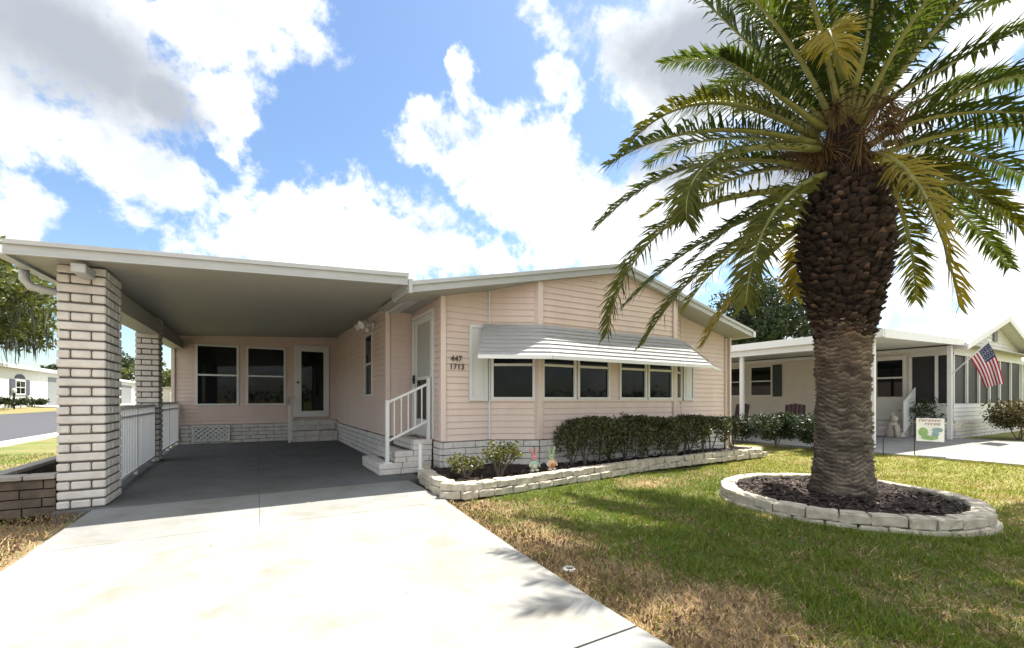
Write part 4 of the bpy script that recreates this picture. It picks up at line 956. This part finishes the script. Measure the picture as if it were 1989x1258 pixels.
V = np.concatenate([a1[0], a2[0]]); F = np.concatenate([a1[1], a2[1]+len(a1[0])]); c = np.concatenate([a1[2], a2[2]])
g = npobj('grass', V, F, mg, tint=c); g['kind'] = 'stuff'; g['label'] = 'short patchy lawn, green and dead straw blades'; g['category'] = 'grass'
# fallen leaves and thatch along the drive edges
r = np.random.default_rng(9); n = 4200; x = np.where(r.random(n) < .7, 1.80+r.exponential(.35, n), r.uniform(2, 4.5, n)); y = r.uniform(.5, 4.7, n); k = r.random(n) < .16; x = np.where(k, -1.66-r.exponential(.3, n), x); y = np.where(k, r.uniform(4, 6.5, n), y)
ok = ((x-6.15)**2+(y-2.62)**2 > 1.9) & ((x < -1.6) | (x > np.interp(y, [1.68, 3.0, 4.84], [1.745, 1.80, 1.94])+.02)); x, y = x[ok], y[ok]; n = len(x)
P = np.stack([x, y, gz(x, y)+.012+r.random(n)*.02], -1); V, F = leafquads(P, .035, r, 2.5, .4)
g = npobj('leaf_litter', V, F, mat('dead_leaf', (.20, .125, .07), .9, .6, 40)); g['kind'] = 'stuff'; g['label'] = 'dead leaves scattered along the driveway edge'; g['category'] = 'leaf litter'

# ================================================================== NEIGHBOUR ON THE RIGHT
nb = thing('neighbour_house', 'cream house on the right with white gable, screened porch and flat side carport', 'house', (22, 9, 0))
NX, NY, NXR = 18.9, 4.9, 26.6
bm = BM(); siding(bm, (NX, 22), (NX, 5.95), .1, 3.05, (-1, 0), .12, holes=[(9.42, 10.33, 1.37, 2.63), (10.57, 11.48, 1.37, 2.63)]); obj('side_wall', bm, 'cream', nb)
bm = BM(); siding(bm, (NX, NY), (NXR, NY), .55, 1.08, (0, -1), .13); siding(bm, (NX, NY), (NXR, NY), 2.62, 4.4, (0, -1), .13)
NR = (NX+NXR)/2+.25; nz_ = lambda x: 4.12-abs(x-NR)*.285
cut(bm, (NR, 0, 4.04), Vector((-.285, 0, 1))); cut(bm, (NR, 0, 4.04), Vector((.285, 0, 1)))
siding(bm, (NX, 5.95), (NX, NY), .45, 1.08, (-1, 0), .13); siding(bm, (NX, 5.95), (NX, NY), 2.62, 3.0, (-1, 0), .13)
obj('porch_wall', bm, 'nwhite', nb)
bm = BM(); bricks(bm, (NX, NY), (NXR, NY), -.05, .54, (0, -1), .12, .4, .05, 4); obj('brick_skirt', bm, 'brick', nb); bm = BM(); bricks(bm, (NX, 5.95), (NX, NY), -.05, .44, (-1, 0), .12, .4, .05, 5); obj('brick_skirt', bm, 'brick', nb)
bm = BM(); bx(bm, NX+.08, NXR-.08, NY+.05, NY+.08, 1.0, 2.7); bx(bm, NX+.05, NX+.08, NY+.1, 5.95, 1.0, 2.7); sp = obj('screen_panel', bm, 'screen', nb)
for x in (NX, 20.15, 21.35, 22.5, 23.7, 25.1, NXR):
    bm = BM(); bx(bm, x-.04, x+.04, NY-.02, NY+.04, 1.08, 2.62); obj('mullion', bm, 'white', sp)
for y in (5.30, 5.95):
    bm = BM(); bx(bm, NX-.02, NX+.04, y-.035, y+.035, 1.08, 2.62); obj('mullion', bm, 'white', sp)
bm = BM()
for x0, x1 in ((NX-.25, NR), (NR, NXR+.25)): prism(bm, [(x0, NY-.35, nz_(x0)-.12), (x1, NY-.35, nz_(x1)-.12), (x1, NY-.35, nz_(x1)), (x0, NY-.35, nz_(x0))], (0, 17, 0))
nrf = obj('roof', bm, 'nroof', nb)
bm = BM()
for x0, x1 in ((NX-.27, NR), (NR, NXR+.27)): prism(bm, [(x0, NY-.36, nz_(x0)-.15), (x1, NY-.36, nz_(x1)-.15), (x1, NY-.36, nz_(x1)+.03), (x0, NY-.36, nz_(x0)+.03)], (0, -.04, 0))
obj('fascia', bm, 'white', nrf)
bm = BM(); bx(bm, NX-.2, NXR+.2, NY-.33, NY-.03, 2.9, 2.93); obj('soffit', bm, 'soffit', nrf)
bm = BM(); bx(bm, NR-.2, NR+.2, NY-.06, NY-.02, 3.3, 3.72); obj('gable_vent', bm, 'greydoor', nb)
window(nb, (NX, 22), (NX, 5.95), (-1, 0), 9.4, 10.35, 1.35, 2.65, 2.0, glass='glass'); window(nb, (NX, 22), (NX, 5.95), (-1, 0), 10.55, 11.5, 1.35, 2.65, 2.0)
for s in (9.0, 11.55):
    bm = BM(); bx(bm, NX-.06, NX-.02, 22-s-.36, 22-s, 1.33, 2.67); obj('shutter', bm, 'shutter', nb, bevel=.01)
bm = BM(); bx(bm, NX-.05, NX+.03, 6.05, 6.92, .5, 2.7); dr = obj('side_door', bm, 'nwhite', nb)
for z0, z1 in ((1.3, 1.92), (1.98, 2.55)):
    bm = BM(); bx(bm, NX-.065, NX-.052, 6.14, 6.83, z0, z1); obj('pane', bm, 'glass', dr)
bm = BM(); prism(bm, [(13.1, NY-.25, 2.78), (NX-.03, NY-.25, 2.93), (NX-.03, NY-.25, 3.03), (13.1, NY-.25, 2.9)], (0, 12, 0)); pr = obj('carport_roof', bm, 'nwhite', nb)
bm = BM(); prism(bm, [(13.08, NY-.26, 2.70), (NX-.03, NY-.26, 2.86), (NX-.03, NY-.26, 3.05), (13.08, NY-.26, 2.92)], (0, -.05, 0)); bx(bm, 13.0, 13.09, NY-.3, 16.7, 2.72, 2.92); bx(bm, 13.12, 13.32, NY, 16.6, 2.55, 2.76); obj('fascia', bm, 'white', pr)
for x, y in ((13.25, NY), (13.25, 8.3), (13.25, 12.5), (18.2, NY-.1)):
    bm = BM(); bx(bm, x-.05, x+.05, y-.05, y+.05, 0, 2.7 if x < 15 else 2.85); obj('post', bm, 'white', nb)
# neighbour's side stair
ns_ = thing('side_stair', 'white panelled stair rail and steps below the side door of the cream house', 'steps', (18.3, 6.3, 0))
bm = BM()
for k in range(3): bx(bm, 17.9+.3*k, 18.84, 5.85, 6.95, .16*k+.001, .16*(k+1))
obj('steps', bm, 'brick', ns_)
bm = BM(); prism(bm, [(17.85, 5.8, .15), (18.75, 5.8, .6), (18.75, 5.8, 1.6), (17.85, 5.8, 1.15)], (0, -.03, 0)); obj('rail_panel', bm, 'white', ns_)
# porch chairs
def chair(loc, rot, label):
    t = thing('porch_chair', label, 'chair', loc, 'maroon porch chairs'); t.rotation_euler = (0, 0, rot); M_ = Matrix.Translation(loc)
    def add(nm, f):
        bm = BM(); f(bm); me = bpy.data.meshes.new(nm); bm.to_mesh(me); bm.free(); o = link(nm, me, 'redchair'); o.parent = t
    add('seat', lambda b: bx(b, -.28, .28, -.25, .3, .36, .42))
    def back(b):
        for k in range(5): prism(b, [(-.27+k*.11, .28, .42), (-.17+k*.11, .28, .42), (-.17+k*.11, .42, 1.08-.02*abs(k-2)), (-.27+k*.11, .42, 1.08-.02*abs(k-2))], (0, .03, 0))
    add('backrest', back)
    for s in (-1, 1): add('armrest', lambda b: bx(b, s*.33-.05, s*.33+.05, -.3, .35, .6, .63))
    for sx in (-1, 1):
        for sy in (-.25, .28): add('leg', lambda b: bx(b, sx*.3-.03, sx*.3+.03, sy-.03, sy+.03, 0, .6))
chair((14.2, 9.2, 0), R(-100), 'maroon slatted chair on the cream house carport, nearer the white corner post')
chair((14.3, 7.3, 0), R(-70), 'maroon slatted chair on the cream house carport, half hidden behind the palm trunk')
shrub('bush', 'low dark green bush at the foot of the white carport post', (11.6, 7.7, -.05), (.75, .7), .72, 3600, .07, 'bush', 41, 3, lump=20)
shrub('bush', 'tall dark green bush just left of the palm trunk before the maroon chairs', (11.55, 6.35, -.05), (.8, .5), .95, 5600, .07, 'bush', 42, 4, lump=22)
shrub('bush', 'wide dark bush half hidden behind the palm trunk', (11.6, 5.5, -.05), (.6, .5), .9, 3600, .07, 'bush', 43, 3, lump=18)
shrub('bush', 'small dark bush at the right rear corner of the pink house', (11.5, 9.3, -.05), (.6, .6), .7, 2000, .07, 'bush', 45, 3, lump=14)
shrub('bush', 'brownish rounded bush before the screened porch at the right', (20.1, 3.75, 0), (1.3, .7), 1.15, 12000, .07, 'brownbush', 44, 4, lump=40)
# potted plant, statue
pt = thing('potted_plant', 'dark spiky plant in a pot beside the screened porch', 'potted plant', (18.45, 5.45, 0))
bm = BM(); lathe(bm, (18.45, 5.45, 0), [(.14, 0), (.2, .35), (.22, .38), (.18, .38)], 14); obj('pot', bm, 'black', pt)
r = np.random.default_rng(3); P = np.array([18.45, 5.45, .8])+r.normal(size=(500, 3))*[.2, .2, .25]; V, F = leafquads(P, .14, r, .5, .25); npobj('foliage', V, F, 'bush', pt)
stt = thing('garden_statue', 'pale stone statue of a seated animal by the cream house side door', 'statue', (17.5, 5.95, 0))
x, y = 17.5, 5.95
bm = BM(); lathe(bm, (x, y, 0), [(.16, 0), (.2, .05), (.17, .25), (.12, .45), (.08, .52)], 14); lathe(bm, (x-.03, y-.04, .48), [(.05, 0), (.11, .06), (.1, .16), (.04, .22)], 12)
for s in (-1, 1): tube(bm, [(x+s*.06, y, .66), (x+s*.09, y, .76), (x+s*.1, y, .8)], [.035, .03, .01], 8); tube(bm, [(x+s*.08-.06, y-.12, .4), (x+s*.08-.1, y-.16, .2), (x+s*.08-.1, y-.17, 0)], [.05, .04, .045], 8)
obj('body', bm, 'ornament', stt, smooth=True)
# garden flag on its stand and a bare stake
gf = thing('garden_flag', 'small white printed garden flag on a thin black stand at the lawn edge', 'garden flag', (12.45, 3.85, -.02))
e = Vector((math.cos(R(-70)), math.sin(R(-70)), 0))   # along the cloth, to the right in view
def gp(s, z, off=0): q = Vector((12.45, 3.85, 0))+e*s+Vector((-e.y*-1, e.x*-1, 0))*off; return Vector((q.x, q.y, z))
bm = BM(); tube(bm, [gp(0, -.05), gp(0, .80), gp(.02, .83), gp(.5, .83)], .009, 6); obj('stand', bm, 'black', gf)
bm = BM(); nseg = 6; prev = None
v = [[bm.verts.new(gp(.03+.44*i/nseg, .80-.50*j/4, .012*math.sin(i*1.3+j*.5))) for i in range(nseg+1)] for j in range(5)]
for j in range(4):
    for i in range(nseg): bm.faces.new((v[j][i], v[j+1][i], v[j+1][i+1], v[j][i+1]))
bmesh.ops.solidify(bm, geom=list(bm.faces), thickness=.004); cl = obj('cloth', bm, 'white', gf)
# the print: two rows of lettering too small to read, a green and blue picture under them
r = random.Random(4)
bm = BM()
for row, (z, s0, nl) in enumerate(((.745, .08, 7), (.67, .17, 5))):
    for k in range(nl):
        a = s0+k*.05
        for q in ((0, 0, 0, 1), (0, 1, 1, 1), (1, 1, 1, .4), (0, .5, 1, .5), (.2, 0, 1, 0))[:r.choice((3, 4, 5))]:
            beam(bm, gp(a+.03*q[0], z-.022+.045*q[1], .021), gp(a+.03*q[2], z-.022+.045*q[3], .021), .008)
obj('print_lettering', bm, 'signred', cl)
def disc(cs, cz_, rs_, rz_, off): return [gp(cs+rs_*math.cos(t), cz_+rz_*math.sin(t), off) for t in np.linspace(0, 2*math.pi, 14, endpoint=False)]
nv = Vector((-e.y*-1, e.x*-1, 0))
bm = BM(); prism(bm, disc(.14, .5, .08, .1, .018), nv*.002); prism(bm, disc(.24, .38, .14, .05, .0185), nv*.002); obj('print_picture', bm, 'signgreen', cl)
bm = BM(); prism(bm, disc(.36, .55, .09, .05, .018), nv*.002); prism(bm, disc(.33, .46, .06, .06, .0187), nv*.002); obj('print_picture', bm, 'signblue', cl)
bm = BM(); tube(bm, [(11.9, 4.21, -.06), (11.9, 4.21, .40), (11.92, 4.17, .44)], .008, 6); tag(obj('garden_stake', bm, 'black'), 'bare thin black stake in the lawn left of the garden flag', 'stake')
# national flag on an angled pole
fg = thing('national_flag', 'American flag hanging from an angled white pole at the porch corner', 'flag', (18.2, 4.8, 2.02))
pa, pb = Vector((18.2, 4.75, 1.98)), Vector((17.75, 3.87, 2.85))
bm = BM(); tube(bm, [pa, pb], .018, 8); lathe(bm, tuple(pb), [(.02, -.02), (.035, 0), (.02, .03)], 10); obj('pole', bm, 'white', fg)
h0, h1 = pa.lerp(pb, .5), pa.lerp(pb, .97); hv = h1-h0; nu, nv_ = 26, 24
f0, f1_ = Vector((18.62, 4.15, 1.55)), Vector((18.40, 3.72, 1.66))
bm = BM(); grid = []
for i in range(nu+1):
    u = i/nu; rowv = []
    for j in range(nv_+1):
        t = j/nv_; a = h0.lerp(h1, u); b = f0.lerp(f1_, u); p_ = a.lerp(b, t); p_ += Vector((.10, .0, .10))*math.sin(math.pi*t)*(.5+.5*u)
        p_ += Vector((.8, .2, 0))*.035*math.sin(u*11+t*2.5)*t
        rowv.append(bm.verts.new(p_))
    grid.append(rowv)
for i in range(nu):
    for j in range(nv_):
        f = bm.faces.new((grid[i][j], grid[i+1][j], grid[i+1][j+1], grid[i][j+1])); st_ = 12-(i//2); f.material_index = 2 if (st_ <= 6 and j < nv_*.4) else (0 if st_ % 2 == 0 else 1)
stars = []
for a in range(9):
    for b in range(6 if a % 2 == 0 else 5):
        u = 6/13+(7/13)*(a+1)/10; t = .4*(b*2+(1 if a % 2 == 0 else 2))/12; i, j = min(nu-1, int(u*nu)), min(nv_-1, int(t*nv_))
        p_ = grid[i][j].co.lerp(grid[i+1][j+1].co, .5); n_ = (grid[i+1][j].co-grid[i][j].co).cross(grid[i][j+1].co-grid[i][j].co).normalized(); stars.append((p_.copy(), n_.copy()))
cl = obj('cloth', bm, ['red', 'fwhite', 'navy'], fg, smooth=True)
bm = BM()
for p_, n_ in stars:
    s_ = n_.orthogonal().normalized(); t_ = n_.cross(s_)
    for sd in (-1, 1):
        vs = []
        for k in range(10): rr_ = .015 if k % 2 == 0 else .006; vs.append(bm.verts.new(p_+n_*.004*sd+(s_*math.cos(k*.6283)+t_*math.sin(k*.6283))*rr_))
        bm.faces.new(vs)
obj('star', bm, 'fwhite', cl)

# ================================================================== FAR THINGS
def small_house(name, label, x, y0, y1, zt, m, win=(), dark=None):
    """long house along the side street, its eave wall facing the street at x"""
    g0 = G(x-1); t = thing(name, label, 'house', (x-4, (y0+y1)/2, g0))
    bm = BM(); bx(bm, x-8, x, y0, y1, g0-.5, g0+zt); obj('wall', bm, m, t)
    bm = BM(); prism(bm, [(x+.4, y0-.4, g0+zt-.02), (x+.4, y0-.4, g0+zt+.22), (x-4, y0-.4, g0+zt+1.0), (x-8.4, y0-.4, g0+zt+.22), (x-8.4, y0-.4, g0+zt-.02)], (0, y1-y0+.8, 0)); obj('roof', bm, 'nroof', t)
    for yc, w, z0, z1 in win:
        window(t, (x+.05, y1), (x+.05, y0), (1, 0), y1-yc-w/2, y1-yc+w/2, g0+z0, g0+z1, g0+(z0+z1)/2, mull=1, fw=.08)
        for s in (-1, 1):
            bm = BM(); yy = yc+s*(w/2+.45); bx(bm, x, x+.06, yy-.38, yy+.38, g0+z0-.05, g0+z1+.05); obj('shutter', bm, 'greysh', t)
        bm = BM(); pts_ = [(x+.02, yc+w/2*math.cos(q), g0+z1+.12+.36*math.sin(q)) for q in np.linspace(0, math.pi, 9)]; prism(bm, pts_, (.04, 0, 0)); obj('arch_panel', bm, 'greysh', t)
    if dark: bm = BM(); bx(bm, x+.0, x+.03, dark[0], dark[1], g0, g0+2.6); obj('garage_door', bm, 'greydoor', t)
    return t
small_house('far_house', 'pale house across the side street with shuttered arched window', -16.4, 42, 63, 3.0, 'nwhite', [(50.0, 1.7, .95, 2.1)], (55.5, 62))
small_house('far_house', 'white house with a garage seen between the carport pillars', -16.4, 76, 99, 3.1, 'nwhite', (), (80, 86))
small_house('far_house', 'low white house seen past the second brick pillar', -16.6, 122, 150, 3.2, 'nwhite')
lp = thing('yard_lamp', 'small dark yard lamp post with white globe on the far lawn', 'lamp post', (-15.2, 45.5, .55))
bm = BM(); tube(bm, [(-15.2, 45.5, .4), (-15.2, 45.5, 1.7)], .06, 8); obj('post', bm, 'black', lp)
bm = BM(); lathe(bm, (-15.2, 45.5, 1.7), [(.06, 0), (.14, .1), (.13, .25), (.05, .33)], 10); obj('globe', bm, 'white', lp)
for k, (x, y, w) in enumerate(((-15.8, 48.2, 1.4), (-15.8, 51.5, 1.6), (-15.8, 45.6, 1.2))):
    shrub('foundation_shrub', ['low green shrub under the shuttered arched window', 'low shrub right of the arched window', 'low dark shrub left of the arched window'][k], (x, y, .58), (.6, w*.7), .8, 900, .16, 'bush', 50+k, 2)
tree('oak_tree', 'spreading olive green oak hung with moss behind the pale house across the street', (-19, 43, .7), 9, (-17.2, 41.5, 7.7), 6.6, 60, 24000, .34, 'oak', 61, moss=1300, tr=.45, crz=3.6)
tree('far_tree', 'dark tree behind the white garage between the pillars', (-24, 100, .8), 8, (-24, 100, 6.5), 6.5, 26, 5000, .6, 'darkoak', 62, tr=.4)
tree('far_tree', 'green tree seen past the second pillar beside the carport wall', (-15, 92, .8), 8, (-15, 92, 5.2), 4.5, 22, 4500, .5, 'oak', 63, tr=.35)
tree('far_tree', 'dark tree at the end of the side street', (-9, 118, .8), 9, (-9, 118, 6.5), 6.5, 24, 4500, .7, 'darkoak', 64, tr=.4)
tree('broad_oak', 'dense dark oak rising above the flat roof between the pink and cream houses', (37.8, 22.4, 0), 8, (38.2, 21.9, 8.1), 5.6, 70, 22000, .30, 'darkoak', 65, tr=.5, crz=3.2)
# a line of far woods closing the horizon
r = np.random.default_rng(70); P = []
for k in range(420):
    a = r.uniform(-2.2, 3.2); d = r.uniform(190, 260); q = np.array([math.sin(a)*d, math.cos(a)*d, 2.5]); P.append(q+r.normal(size=(40, 3))*[4, 4, 2.0])
P = np.concatenate(P); V, F = leafquads(P, 2.2, r, .3); g = npobj('far_woods', V, F, 'darkoak'); g['kind'] = 'stuff'; g['label'] = 'far line of dark woods along the horizon'; g['category'] = 'woods'
fh = thing('far_house', 'white house beyond the screened porch at the right edge', 'house', (37, 4, 0))
bm = BM(); bx(bm, 33, 42, 1.5, 12, -.3, 2.9); obj('wall', bm, 'nwhite', fh)
bm = BM(); prism(bm, [(32.5, 1.0, 2.9), (42.5, 1.0, 2.9), (42.5, 1.0, 3.1), (37.5, 1.0, 4.2), (32.5, 1.0, 3.1)], (0, 11.5, 0)); obj('roof', bm, 'nroof', fh)
window(fh, (32.95, 12), (32.95, 1.5), (-1, 0), 2, 4, 1.0, 2.0, 1.5); window(fh, (32.95, 12), (32.95, 1.5), (-1, 0), 6, 8, 1.0, 2.0, 1.5)
